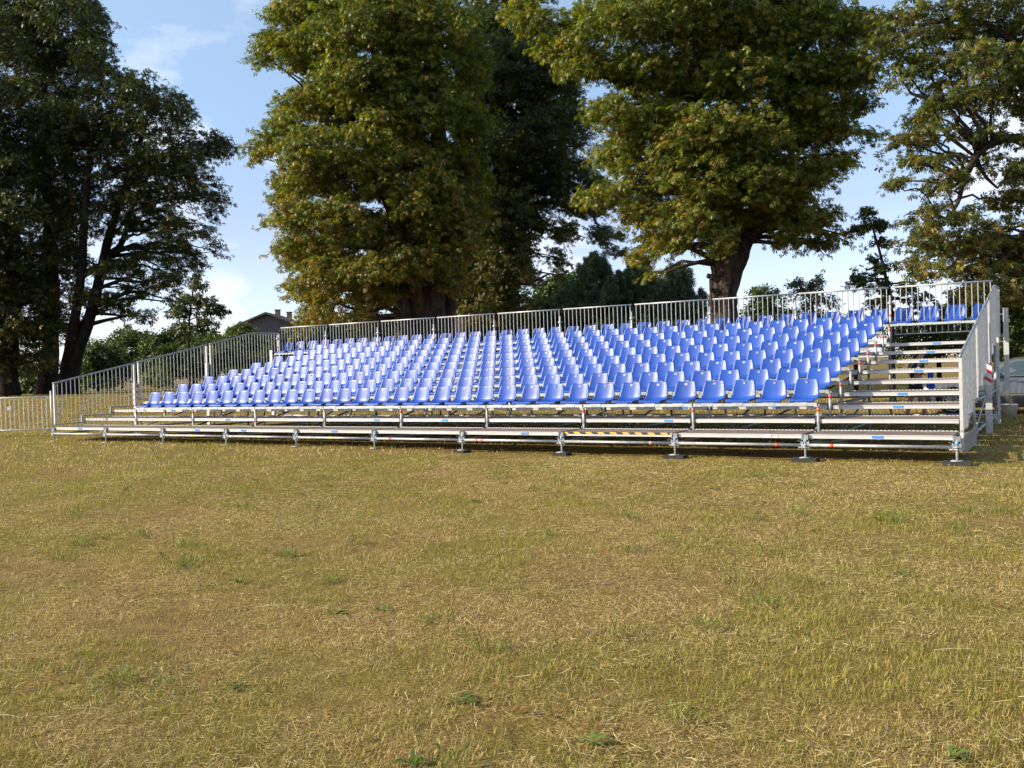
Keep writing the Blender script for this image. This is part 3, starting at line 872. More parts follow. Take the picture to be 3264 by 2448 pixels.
mb = MB(); mb.box(-0.055,0.055,-0.012,-0.009,-0.05,0.05); mb.box(-0.05,0.05,-0.0125,-0.0121,-0.035,-0.028,1); mb.box(-0.05,0.05,-0.0125,-0.0121,0.02,0.03,1)
nt_ = mb.build('notice_plate', [M['white'], M['galv_dark']], None)
nt_.location = Vector(bp_) + rx*(-1.16) + Vector((0,0,0.80)); nt_.rotation_euler = (0,0,brz)
tag(nt_, 'small pale notice plate hung between the bars of the crowd barrier', 'notice plate')

# ------------------------------------------------------------------ bucket
bk = thing('bucket', 'white plastic bucket with an orange handled tool standing on grass by the car', 'bucket', (20.83, 9.62, 0.0))
mb = MB(); mb.lathe((0,0,0), [(0.0,0.004),(0.135,0.004),(0.14,0.0),(0.170,0.30),(0.178,0.30),(0.178,0.318),(0.166,0.318),(0.132,0.012),(0.0,0.012)], 24); mb.build('pail', M['bucket'], bk, True)
mb = MB(); mb.path([(0.178*math.cos(a), 0.178*math.sin(a)*0.5 - 0.09, 0.29 - 0.06*math.sin(a)) for a in np.linspace(0, math.pi, 9)], 0.004, 6); mb.build('bail_handle', M['galv'], bk, True)
tl = thing('hand_tool', 'orange handled hand tool sticking out of the white bucket', 'tool', (20.83, 9.62, 0.02))
mb = MB(); mb.path([(0.05,0.02,0.02),(0.03,0.0,0.30)],[0.006,0.008],6); mb.build('shank', M['galv_dark'], tl, True)
mb = MB(); mb.path([(0.03,0.0,0.29),(0.02,-0.01,0.36),(0.035,-0.015,0.42)],[0.016,0.02,0.014],8); mb.build('grip', M['toolwood'], tl, True)

# ------------------------------------------------------------------ car (drawn along local +x = rear, near side = -y)
wp = at(3036, 1278, 22.8)
car_rz = R(4)
car = thing('parked_car', 'dusty grey silver saloon car parked on grass behind the stand', 'car', (wp.x, wp.y, 0.0), car_rz)
def loft(sections, close_ends=True):
    mb = MB(); n = len(sections[0]); vs = [p for s in sections for p in s]; fs = []
    for i in range(len(sections)-1):
        for k in range(n-1):
            a = i*n+k; fs.append((a, a+n, a+n+1, a+1))
    if close_ends:
        fs.append(tuple(range(n))); fs.append(tuple(reversed(range((len(sections)-1)*n, len(sections)*n))))
    mb.add(vs, fs); return mb
HW = 0.88; YC = 0.80     # car centre line lies YC behind the near wheels' plane
def body_sec(x, w, zb, zt, crown):
    pts = []
    for (fy, fz) in ((-0.90,0.0),(-0.985,0.12),(-1.0,0.42),(-0.985,0.68),(-0.95,0.90),(-0.86,0.985),(-0.4,1.0),(0,1.0)):
        z = zb + (zt-zb)*fz + (crown*(1-fy*fy) if fz > 0.95 else 0)
        pts.append((x, YC + fy*w, z))
    return pts + [(p[0], 2*YC - p[1], p[2]) for p in reversed(pts[:-1])]
secs = [body_sec(*a) for a in ((-0.86,0.60,0.30,0.58,0.01),(-0.84,0.70,0.22,0.66,0.02),(-0.72,0.80,0.19,0.74,0.03),(-0.45,0.86,0.18,0.80,0.04),(0.0,0.88,0.18,0.86,0.04),(0.45,0.885,0.18,0.91,0.03),
        (0.75,0.885,0.18,0.94,0.0),(1.4,0.885,0.18,0.93,0.0),(2.2,0.885,0.18,0.95,0.0),(2.7,0.88,0.18,0.99,0.0),(3.1,0.86,0.20,1.02,0.02),(3.5,0.82,0.24,1.03,0.02),(3.62,0.76,0.30,0.98,0.01),(3.66,0.66,0.36,0.90,0.01))]
body = loft(secs).build('body', M['carpaint'], car, True)
cut = []
for x in (0.0, 2.68):
    c = MB(); c.tube((x, -0.5, 0.33), (x, 0.30, 0.33), 0.37, 28); cut.append(c.build('cutter', M['black'], car))
    c = MB(); c.tube((x, 2*YC-0.30, 0.33), (x, 2*YC+0.5, 0.33), 0.37, 28); cut.append(c.build('cutter', M['black'], car))
for c in cut:
    md = body.modifiers.new('arch', 'BOOLEAN'); md.operation = 'DIFFERENCE'; md.object = c; md.solver = 'EXACT'
bpy.context.view_layer.update()
dg_ = bpy.context.evaluated_depsgraph_get()
nm = bpy.data.meshes.new_from_object(body.evaluated_get(dg_))
body.modifiers.clear(); body.data = nm
for c in cut: bpy.data.objects.remove(c)
def cab_sec(x, wb, wt, zb, zt):
    pts = [(x, YC-wb, zb), (x, YC-wb+(wb-wt)*0.86, zb+(zt-zb)*0.86), (x, YC-wt+0.03, zb+(zt-zb)*0.97), (x, YC-wt*0.6, zt), (x, YC, zt+0.012 if zt-zb > 0.2 else zt)]
    return pts + [(p[0], 2*YC-p[1], p[2]) for p in reversed(pts[:-1])]
cab = [cab_sec(*a) for a in ((0.62,0.80,0.74,0.915,0.93),(1.05,0.815,0.66,0.92,1.24),(1.35,0.82,0.63,0.92,1.35),(1.9,0.82,0.62,0.93,1.385),(2.4,0.82,0.62,0.94,1.365),(2.85,0.80,0.63,0.97,1.26),(3.25,0.74,0.66,1.0,1.04))]
loft(cab).build('roof', M['carpaint'], car, True)
def side_glass(pts, name='window'):
    for sgn in (1, -1):
        mb = MB(); vs = []
        for (x, t) in pts:   # t = 0 belt ... 1 near roof
            i = 0
            while i < len(GL)-2 and x > GL[i+1][0]: i += 1
            q = (x-GL[i][0])/(GL[i+1][0]-GL[i][0]); wb = GL[i][1]+(GL[i+1][1]-GL[i][1])*q; wt = GL[i][2]+(GL[i+1][2]-GL[i][2])*q
            zb = GL[i][3]+(GL[i+1][3]-GL[i][3])*q; zt = GL[i][4]+(GL[i+1][4]-GL[i][4])*q
            tt = 0.06 + t*0.74
            vs.append((x, YC - sgn*(wb-(wb-wt)*tt + 0.006), zb+(zt-zb)*tt))
        n = len(vs); vs2 = [(p[0], p[1]+sgn*0.004, p[2]) for p in vs]
        mb.add(vs+vs2, [tuple(range(n)), tuple(reversed(range(n, 2*n)))] + [(a, a+n, (a+1) % n + n, (a+1) % n) for a in range(n)])
        mb.build(name, M['glass'], car)
GL = ((0.62,0.80,0.74,0.915,0.93),(1.05,0.815,0.66,0.92,1.24),(1.35,0.82,0.63,0.92,1.35),(1.9,0.82,0.62,0.93,1.385),(2.4,0.82,0.62,0.94,1.365),(2.85,0.80,0.63,0.97,1.26),(3.25,0.74,0.66,1.0,1.04))
side_glass([(0.86,0.0),(1.80,0.0),(1.80,1.0),(1.36,1.0),(1.08,0.80)])
side_glass([(1.86,0.0),(2.62,0.0),(2.70,0.6),(2.45,1.0),(1.86,1.0)])
def wheel(x, y, sgn):
    ty_ = MB()
    prof = [(0.20,-0.09),(0.29,-0.10),(0.315,-0.07),(0.32,0.0),(0.315,0.07),(0.29,0.10),(0.20,0.09)]
    n = 28; vs = []; fs = []
    for (r_, yy) in prof:
        for a in range(n): vs.append((r_*math.cos(2*math.pi*a/n), yy, r_*math.sin(2*math.pi*a/n)))
    for i in range(len(prof)-1):
        for a in range(n): fs.append((i*n+a, (i+1)*n+a, (i+1)*n+(a+1) % n, i*n+(a+1) % n))
    ty_.add(vs, fs)
    w = ty_.build('wheel', M['black'], car, True, loc=(x, y, 0.32))
    rm = MB(); yo = -0.085*sgn
    ring = []
    for a in range(25): ring.append((0.212*math.cos(2*math.pi*a/24), yo, 0.212*math.sin(2*math.pi*a/24)))
    rm.path(ring, 0.014, 6, caps=False)
    for a in range(14):
        t0 = 2*math.pi*a/14
        rm.path([(0.03*math.cos(t0), yo*1.02, 0.03*math.sin(t0)), (0.205*math.cos(t0), yo*0.95, 0.205*math.sin(t0))], [0.016, 0.010], 5)
    rm.tube((0, yo*0.9, 0), (0, yo*1.08, 0), 0.05, 14)
    rm.build('rim', M['rim'], w, True)
for x in (0.0, 2.68):
    wheel(x, 0.06, 1); wheel(x, 2*YC-0.06, -1)
mb = MB(); mb.path([(1.40,-0.094,0.80),(1.44,-0.112,0.806),(1.56,-0.112,0.81),(1.60,-0.094,0.806)],0.011,6); mb.build('door_handle', M['chrome'], car, True)
mb = MB(); mb.path([(2.34,-0.094,0.82),(2.38,-0.112,0.826),(2.50,-0.112,0.83),(2.54,-0.094,0.826)],0.011,6); mb.build('door_handle', M['chrome'], car, True)
mb = MB(); mb.box(0.84,0.98,-0.20,-0.02,0.935,1.04); mb.build('side_mirror', M['carpaint'], car)
mb = MB(); mb.box(0.76,2.9,-0.0905,-0.082,0.47,0.49); mb.build('side_trim', M['chrome'], car)
for sgn in (0, 1):
    mb = MB(); y0 = -0.02 if sgn == 0 else 2*YC-0.28
    mb.add([(-0.80,y0+0.0,0.60),(-0.845,y0+0.30,0.58),(-0.80,y0+0.30,0.70),(-0.66,y0+0.02,0.70),(-0.76,y0+0.05,0.60),(-0.79,y0+0.28,0.58),(-0.75,y0+0.28,0.69),(-0.62,y0+0.06,0.69)],
           [(0,1,2,3),(7,6,5,4),(0,4,5,1),(1,5,6,2),(2,6,7,3),(3,7,4,0)]); mb.build('headlight', M['lamp'], car)
mb = MB(); mb.box(-0.868,-0.845,YC-0.26,YC+0.26,0.30,0.42); mb.build('plate', M['white'], car)

# ------------------------------------------------------------------ person behind the right steps
pp = at(2918, 1300, 21.4); prz = math.atan2(0.514, 0.857)
person = thing('person', 'person in dark shirt and shorts holding blue cloth beside the car behind the stand', 'person', (pp.x, pp.y, 0.0), prz)
def skin_obj(name, chains, material, parent, root=0, sub=2):
    """chains: list of [(x,y,z,r), ...]; first point of later chains may coincide with an earlier point"""
    V = []; Rr = []; E = []
    def vid(p):
        for i, q in enumerate(V):
            if (Vector(q)-Vector(p[:3])).length < 1e-5: return i
        V.append(tuple(p[:3])); Rr.append(p[3]); return len(V)-1
    for ch in chains:
        ids = [vid(p) for p in ch]
        E += [(ids[i], ids[i+1]) for i in range(len(ids)-1)]
    me = bpy.data.meshes.new(name); me.from_pydata(V, E, [])
    o = bpy.data.objects.new(name, me); COL.objects.link(o)
    md = o.modifiers.new('skin', 'SKIN')
    md.use_smooth_shade = True
    sv = me.skin_vertices[0].data
    for i, r_ in enumerate(Rr): sv[i].radius = (r_, r_); sv[i].use_root = (i == root)
    s_ = o.modifiers.new('sub', 'SUBSURF'); s_.levels = sub; s_.render_levels = sub
    bpy.context.view_layer.update()
    dgx = bpy.context.evaluated_depsgraph_get()
    nm_ = bpy.data.meshes.new_from_object(o.evaluated_get(dgx))
    o.modifiers.clear(); o.data = nm_
    nm_.materials.clear(); nm_.materials.append(material)
    nm_.polygons.foreach_set('use_smooth', [True]*len(nm_.polygons))
    o.parent = parent
    return o
pel = (0, 0, 0.90, 0.135); wai = (0.02, 0, 1.03, 0.125); che = (0.07, 0, 1.25, 0.145); nkb = (0.12, 0, 1.40, 0.075); nek = (0.15, 0, 1.46, 0.055)
hd1 = (0.18, 0, 1.54, 0.085); hd2 = (0.19, 0, 1.61, 0.095); hd3 = (0.19, 0, 1.67, 0.070)
chains = [[pel, wai, che, nkb, nek, hd1, hd2, hd3]]
legx = {1: (-0.03, 0.05), -1: (0.06, -0.02)}
for s_ in (1, -1):
    a = 0.10*s_; fx = 0.16 if s_ < 0 else -0.14
    chains.append([pel, (0.01, a, 0.80, 0.095), (0.03+fx*0.5, a*1.1, 0.50, 0.062), (0.01+fx*0.9, a*1.1, 0.33, 0.060), (fx, a*1.1, 0.10, 0.038), (fx+0.02, a*1.1, 0.05, 0.042), (fx+0.12, a*1.15, 0.035, 0.036), (fx+0.19, a*1.18, 0.03, 0.022)])
    sh = (0.07, 0.19*s_, 1.33, 0.062)
    elb = (-0.06, 0.26*s_, 1.10, 0.042); wr = (0.17, 0.23*s_, 1.18 if s_ < 0 else 1.05, 0.028); pal = (0.255, 0.22*s_, 1.185 if s_ < 0 else 1.05, 0.030)
    chains.append([che, sh, (0.0, 0.245*s_, 1.20, 0.048), elb, (0.07, 0.25*s_, 1.14 if s_ < 0 else 1.08, 0.038), wr, pal])
    for fi in range(4):
        dy = (fi-1.5)*0.019; ln = (0.030, 0.036, 0.034, 0.026)[fi]
        chains.append([pal, (pal[0]+0.045, pal[1]+dy, pal[2]+0.004, 0.0105), (pal[0]+0.045+ln, pal[1]+dy*1.1, pal[2]-0.008, 0.0095), (pal[0]+0.045+ln*1.5, pal[1]+dy*1.1, pal[2]-0.034, 0.008)])
    chains.append([wr, (wr[0]+0.035, wr[1]-0.030*s_, wr[2]-0.012, 0.013), (wr[0]+0.075, wr[1]-0.042*s_, wr[2]-0.028, 0.010)])
bodyo = skin_obj('body', chains, M['skin'], person)
# face details
fm = MB(); fm.path([(0.278,0,1.635),(0.302,0,1.592),(0.286,0,1.582)],[0.010,0.017,0.010],6); fm.build('nose', M['skin'], person, True)
for s_ in (1, -1):
    e = MB(); e.lathe((0.272, 0.036*s_, 1.632), [(0.0,-0.010),(0.010,-0.006),(0.010,0.006),(0.0,0.010)], 8); e.build('eye', M['shoe'], person, True)
    e = MB(); e.path([(0.17,0.095*s_,1.64),(0.165,0.107*s_,1.61),(0.175,0.097*s_,1.575)],[0.012,0.016,0.010],6); e.build('ear', M['skin'], person, True)
e = MB(); e.path([(0.272,-0.024,1.552),(0.281,0,1.553),(0.272,0.024,1.552)],0.006,5); e.build('mouth', mat('lips', (0.35,0.12,0.10), 0.5), person, True)
skin_obj('hair', [[(0.13,0,1.57,0.075),(0.15,0,1.66,0.100),(0.19,0,1.70,0.092),(0.24,0,1.69,0.060)]], M['hair'], person)
skin_obj('shirt', [[(0.0,0,0.93,0.150),(0.02,0,1.05,0.143),(0.07,0,1.25,0.160),(0.11,0,1.37,0.090)], [(0.07,0,1.25,0.160),(0.07,0.19,1.33,0.076),(-0.01,0.25,1.17,0.066)], [(0.07,0,1.25,0.160),(0.07,-0.19,1.33,0.076),(-0.01,-0.25,1.17,0.066)]], M['navy'], person)
skin_obj('shorts', [[(0.0,0,1.00,0.135),(0,0,0.90,0.150),(0.01,0.10,0.80,0.112),(-0.02,0.11,0.56,0.092)], [(0,0,0.90,0.150),(0.01,-0.10,0.80,0.112),(0.10,-0.11,0.56,0.092)]], M['navy'], person)
for s_ in (1, -1):
    fx = 0.16 if s_ < 0 else -0.14
    skin_obj('shoe', [[(fx-0.04,0.11*s_,0.055,0.045),(fx+0.03,0.11*s_,0.055,0.050),(fx+0.13,0.116*s_,0.042,0.044),(fx+0.20,0.12*s_,0.036,0.030)]], M['shoe'], person)
# cloth in the hand
ct = thing('blue_cloth', 'bright blue cloth hanging from the hand of the person by the car', 'cloth', (0, 0, 0))
ct.location = Vector((pp.x, pp.y, 0)) + Vector((math.cos(prz)*0.27 + math.sin(prz)*0.22, math.sin(prz)*0.27 - math.cos(prz)*0.22, 1.17)); ct.rotation_euler = (0, 0, prz)
g_ = []; nx, nzz = 13, 17
for a in range(nzz):
    for b in range(nx):
        t = b/(nx-1)*2-1; s_ = a/(nzz-1); w_ = 0.03 + 0.055*min(1, s_*1.6) + 0.02*math.sin(s_*7)
        g_.append((t*w_, 0.035*math.sin(t*7+s_*3)*(0.3+s_), 0.02 - s_*(0.50 + 0.06*math.cos(t*3))))
mb = MB(); mb.add(g_, [(a*nx+b, a*nx+b+1, (a+1)*nx+b+1, (a+1)*nx+b) for a in range(nzz-1) for b in range(nx-1)])
clo = mb.build('cloth', M['bluecloth'], ct, True)
md = clo.modifiers.new('thick', 'SOLIDIFY'); md.thickness = 0.004

# ------------------------------------------------------------------ trees
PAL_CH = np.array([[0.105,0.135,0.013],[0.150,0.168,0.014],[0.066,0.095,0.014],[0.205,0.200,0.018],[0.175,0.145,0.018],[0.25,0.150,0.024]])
PAL_MD = np.array([[0.070,0.090,0.014],[0.100,0.110,0.014],[0.046,0.066,0.014],[0.150,0.140,0.016],[0.150,0.115,0.018],[0.20,0.125,0.022]])  # leaf colours dimmed to paint the shade in the right-hand crown
PAL_DK = np.array([[0.040,0.058,0.014],[0.050,0.066,0.014],[0.030,0.046,0.014],[0.064,0.070,0.014],[0.080,0.064,0.014],[0.12,0.075,0.018]])  # leaf colours darkened further, carrying the shade of backlit and shaded crowns
def leaves(name, clumps, crad, per, lsize, nl, rs, pal, probs, material, flat=0.55, width=0.36, droop=0.45, brown=None, spray=True):
    """palmate leaves: clumps (N,3) centres, `per` leaves each, nl leaflets a leaf; returns a mesh"""
    clumps = np.asarray(clumps, float); n = len(clumps)*per
    cen = np.repeat(clumps, per, 0)
    dirs = rs.normal(size=(n, 3)); dirs[:, 2] = dirs[:, 2]*0.8 + 0.25; dirs /= np.linalg.norm(dirs, axis=1)[:, None]
    R_ = np.repeat(np.asarray(crad), per)
    if spray:
        c0 = clumps.mean(0); oa = clumps - np.array([c0[0], c0[1], 0]); oa[:, 2] = 0; oa /= np.linalg.norm(oa, axis=1)[:, None] + 1e-6
        oa += rs.normal(size=oa.shape)*np.array([0.55, 0.55, 0.25]); oa[:, 2] -= 0.22; oa /= np.linalg.norm(oa, axis=1)[:, None]
        O = np.repeat(oa, per, 0); tt = rs.rand(n)*2.1 - 1.0
        P = cen + O*(tt*R_*1.15)[:, None] + dirs*(R_*(0.62 - 0.22*np.abs(tt))*rs.rand(n)**0.5)[:, None]*np.array([1, 1, 0.75])
        P[:, 2] -= 0.16*R_*np.maximum(tt, 0)**2
        dirs = dirs*0.7 + O*0.6; dirs /= np.linalg.norm(dirs, axis=1)[:, None]
    else:
        rr = (0.35 + 0.65*rs.rand(n)**0.6) * R_
        P = cen + dirs*rr[:, None]*np.array([1, 1, flat])
    ax = dirs + rs.normal(size=(n, 3))*0.35; ax[:, 2] -= droop; ax /= np.linalg.norm(ax, axis=1)[:, None]
    up = rs.normal(size=(n, 3))*0.5 + np.array([0, 0, 0.7]) + dirs*0.9
    bb = np.cross(up, ax); bb /= np.linalg.norm(bb, axis=1)[:, None] + 1e-9
    nn = np.cross(ax, bb)
    L_ = lsize*(0.7 + 0.6*rs.rand(n))
    th = np.linspace(-1.75, 1.75, nl) if nl > 1 else np.array([0.0])
    V = np.empty((n, nl, 4, 3)); 
    for i, t in enumerate(th):
        tj = t + rs.normal(size=n)*0.12
        d = ax*np.cos(tj)[:, None] + bb*np.sin(tj)[:, None] - nn*(0.25 + 0.2*rs.rand(n))[:, None]
        d /= np.linalg.norm(d, axis=1)[:, None]
        ln = L_*(1 - 0.30*abs(t)/1.75)
        s_ = np.cross(d, nn); s_ /= np.linalg.norm(s_, axis=1)[:, None] + 1e-9
        s_ = s_*(ln*width*0.5)[:, None]
        V[:, i, 0] = P + d*(ln*0.06)[:, None]; V[:, i, 1] = P + d*(ln*0.62)[:, None] + s_; V[:, i, 2] = P + d*ln[:, None] - nn*(ln*0.12)[:, None]; V[:, i, 3] = P + d*(ln*0.62)[:, None] - s_
    tot = n*nl
    ch = rs.choice(len(pal), len(clumps), p=probs)
    cc = pal[np.repeat(ch, per)]
    alt = pal[rs.choice(len(pal), n, p=probs)]
    m_ = rs.rand(n) < 0.4
    cc = np.where(m_[:, None], alt, cc)
    if brown is not None:
        bmask = rs.rand(n) < np.repeat(brown, per)
        cc = np.where(bmask[:, None], np.array([0.215, 0.145, 0.030])*(0.7+0.6*rs.rand(n))[:, None], cc)
    cc = cc*(0.7 + 0.6*rs.rand(n))[:, None]
    tint = np.repeat(cc, nl*4, 0)
    lo = np.arange(tot*4); st = np.arange(tot)*4; to = np.full(tot, 4)
    return raw_mesh(name, V.reshape(-1, 3), lo, st, to, material, tint)

def limb(mb, p, q, r0, r1, rs, n=8, sag=0.0, seg=5):
    p, q = Vector(p), Vector(q); d = q - p; ln = d.length
    pts, rad = [], []
    for i in range(seg+1):
        t = i/seg
        j = Vector(rs.normal(size=3))*ln*0.035*(1 if 0 < i < seg else 0)
        pts.append(p + d*t + j + Vector((0, 0, sag*ln*(t - t*t)*2))); rad.append(r0 + (r1-r0)*t)
    mb.path(pts, rad, n)

def chestnut(label, stems, lobes, depth, seed, dspread=2.6, cover=2.4, crad=0.48, per=24, lsize=0.21, nl=6, pal=PAL_CH, probs=(.28,.29,.20,.15,.06,.02), bark='bark', name='chestnut_tree', group='chestnut trees behind the stand', material='leaf', brown_low=None, hide_extra=True, cat='tree', width=0.36, flat=0.55, droop=0.45, layers=2, bare=0.0):
    """stems: list of polylines [(u, v, ddepth, radius_m), ...]; lobes: (u, v, ru, rv) in photo pixels at the tree's depth"""
    rs = np.random.RandomState(seed)
    s0 = stems[0][0]
    b = at(s0[0], s0[1], depth + s0[2]); gzz = float(gz(b.x, b.y)); base = Vector((b.x, b.y, gzz))
    root = thing(name, label, cat, base, 0, group)
    mpp = depth/FPX
    tm_ = MB(); spts = []
    for si, st_ in enumerate(stems):
        pts = [at(u, v, depth+dd) for (u, v, dd, r_) in st_]
        rad = [a[3] for a in st_]
        if pts[0].z > float(gz(pts[0].x, pts[0].y)) - 0.2 and si == 0:
            pts[0].z = gzz - 0.2
        # smooth and roughen
        arr = catmull([tuple(p) + (r_,) for p, r_ in zip(pts, rad)], max(8, len(pts)*4))
        n_ = 14 if rad[0] > 0.2 else 9
        k0 = len(tm_.v)
        tm_.path([Vector(a[:3]) - base for a in arr], [max(0.02, a[3]*(1.0 + 0.06*math.sin(i*1.9 + si))) for i, a in enumerate(arr)], n_)
        if si == 0 and rad[0] > 0.3:      # root flare and fluting
            for vi in range(k0, len(tm_.v)):
                x, y, z = tm_.v[vi]
                i = (vi-k0)//n_; k = (vi-k0) % n_
                c = Vector(arr[min(i, len(arr)-1)][:3]) - base
                f_ = 1 + 0.09*math.cos(k*2*math.pi/n_*3 + i*0.12) + 0.35*math.exp(-max(0, z)/0.5)
                tm_.v[vi] = (c.x + (x-c.x)*f_, c.y + (y-c.y)*f_, z)
        spts += [(Vector(a[:3]), a[3]) for a in arr]
    clumps, cr, br = [], [], []
    us = [l[0] for l in lobes]; uc = 0.5*(min(us)+max(us)); hw = max(60.0, 0.5*(max(us)-min(us)))
    lay = [(l, h) for l in lobes for h in range(layers)]
    for (u, v, ru, rv), hlf in lay:
        q = max(0.15, 1 - ((u-uc)/hw)**2)**0.5
        dd = (rs.uniform(-1, 1) if layers == 1 else (-1 + 2*(hlf + rs.rand())/layers))*dspread*q
        c = at(u, v, depth + dd)
        a, bq = ru*mpp, rv*mpp; dp = 0.9*(a+bq)/2 + 0.25
        # limb from the nearest lower stem point to the lobe
        best = min(spts, key=lambda s: (s[0]-c).length + (3.0 if s[0].z > c.z + 0.2 else 0) + (8.0 if s[0].z < bare else 0))
        r0 = min(best[1]*0.6, 0.03 + 0.022*(best[0]-c).length)
        limb(tm_, best[0]-base, c-base, max(0.025, r0), 0.016, rs, 7, 0.10)
        m = max(4, int(cover*(a*bq*math.pi)/(crad*crad*math.pi*0.8)))
        for _ in range(m):
            d = rs.normal(size=3); d /= np.linalg.norm(d); rr = (0.30 + 0.70*rs.rand()**0.55)
            pnt = c + (_r*(d[0]*a) + Vector((-_r.y, _r.x, 0))*(d[1]*dp) + Vector((0, 0, 1))*(d[2]*bq))*rr
            if pnt.z < gzz + 0.25: continue
            clumps.append(tuple(pnt - base)); cr.append(crad*(0.6 + 0.7*rs.rand()))
            bl = 0.0 if brown_low is None else float(np.clip((v - brown_low[0])/(brown_low[1]-brown_low[0]), 0, 1))*brown_low[2]
            br.append(bl*(0.4+1.2*rs.rand()))
            if rs.rand() < 0.2: limb(tm_, c-base, pnt-base, 0.014, 0.005, rs, 4, 0.05, 3)
    me = leaves('crown', clumps, cr, per, lsize, nl, rs, pal, probs, M[material], flat=flat, width=width, droop=droop, brown=np.array(br))
    tm_.build('trunk', M[bark], root, True)
    put('crown', me, root)
    return root

# three backlit chestnuts at the far end, their shade put into the leaf colours
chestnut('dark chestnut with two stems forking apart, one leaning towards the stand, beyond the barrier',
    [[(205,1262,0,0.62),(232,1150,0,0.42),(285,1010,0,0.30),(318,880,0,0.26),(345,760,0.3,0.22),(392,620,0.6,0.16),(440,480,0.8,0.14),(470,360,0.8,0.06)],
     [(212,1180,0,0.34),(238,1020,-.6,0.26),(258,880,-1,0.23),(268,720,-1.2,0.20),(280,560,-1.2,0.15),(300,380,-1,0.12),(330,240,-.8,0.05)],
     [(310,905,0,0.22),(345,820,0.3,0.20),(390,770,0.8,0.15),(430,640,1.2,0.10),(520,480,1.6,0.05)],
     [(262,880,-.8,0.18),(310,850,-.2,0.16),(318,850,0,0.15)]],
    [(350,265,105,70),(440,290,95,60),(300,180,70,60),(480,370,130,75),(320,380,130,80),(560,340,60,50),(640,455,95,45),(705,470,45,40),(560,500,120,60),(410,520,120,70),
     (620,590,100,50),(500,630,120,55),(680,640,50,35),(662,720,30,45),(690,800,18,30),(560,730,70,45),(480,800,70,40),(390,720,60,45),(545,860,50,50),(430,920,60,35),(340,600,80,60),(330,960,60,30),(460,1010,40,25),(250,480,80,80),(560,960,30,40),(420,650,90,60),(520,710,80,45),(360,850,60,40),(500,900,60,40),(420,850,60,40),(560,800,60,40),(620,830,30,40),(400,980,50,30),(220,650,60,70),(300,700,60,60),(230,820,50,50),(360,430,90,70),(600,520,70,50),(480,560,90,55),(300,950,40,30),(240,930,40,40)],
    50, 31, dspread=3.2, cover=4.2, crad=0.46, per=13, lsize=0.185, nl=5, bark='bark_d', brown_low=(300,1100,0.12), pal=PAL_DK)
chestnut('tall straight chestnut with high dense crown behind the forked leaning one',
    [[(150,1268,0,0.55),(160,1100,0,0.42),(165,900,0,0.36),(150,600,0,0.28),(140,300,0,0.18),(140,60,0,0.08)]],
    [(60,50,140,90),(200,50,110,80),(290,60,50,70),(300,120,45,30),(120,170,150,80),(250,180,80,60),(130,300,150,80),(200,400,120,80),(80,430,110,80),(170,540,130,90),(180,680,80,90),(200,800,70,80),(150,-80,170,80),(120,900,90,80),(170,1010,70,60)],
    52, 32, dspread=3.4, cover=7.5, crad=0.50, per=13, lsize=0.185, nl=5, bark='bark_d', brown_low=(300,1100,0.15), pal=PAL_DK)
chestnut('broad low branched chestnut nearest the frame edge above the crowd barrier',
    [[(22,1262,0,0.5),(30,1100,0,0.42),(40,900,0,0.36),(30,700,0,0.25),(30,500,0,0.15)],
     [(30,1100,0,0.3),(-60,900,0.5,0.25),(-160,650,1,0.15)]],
    [(40,560,110,80),(-60,500,110,100),(30,680,120,80),(-80,720,120,100),(60,800,110,70),(-60,900,130,90),(70,930,100,70),(20,1040,90,60),(110,1060,80,50),(-90,1050,110,60),(120,1150,60,35),(20,1140,70,40),(-80,300,120,100),(-60,100,120,110),(-200,450,130,120),(-220,650,130,120),(-200,850,120,110),(-170,1020,100,80),(-330,600,130,140),(-340,820,120,120),(-300,980,110,80),(-250,250,140,120),(-420,750,110,130),(-60,1150,90,50)],  # lobes out of view at left are added to block sun from the trunks
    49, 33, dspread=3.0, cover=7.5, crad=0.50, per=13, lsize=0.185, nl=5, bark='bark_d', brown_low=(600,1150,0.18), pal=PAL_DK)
chestnut('slender young chestnut standing by itself in the open sky gap before the house',
    [[(600,1150,0,0.07),(602,1050,0,0.055),(612,950,0,0.04),(622,890,0,0.02)]],
    [(622,900,24,24),(600,950,40,28),(650,960,40,28),(580,1000,36,24),(660,1010,44,26),(620,1040,50,22),(690,990,18,20)],
    46, 34, dspread=0.6, cover=1.5, crad=0.36, per=14, lsize=0.22, nl=5, bark='bark_d', pal=PAL_DK)

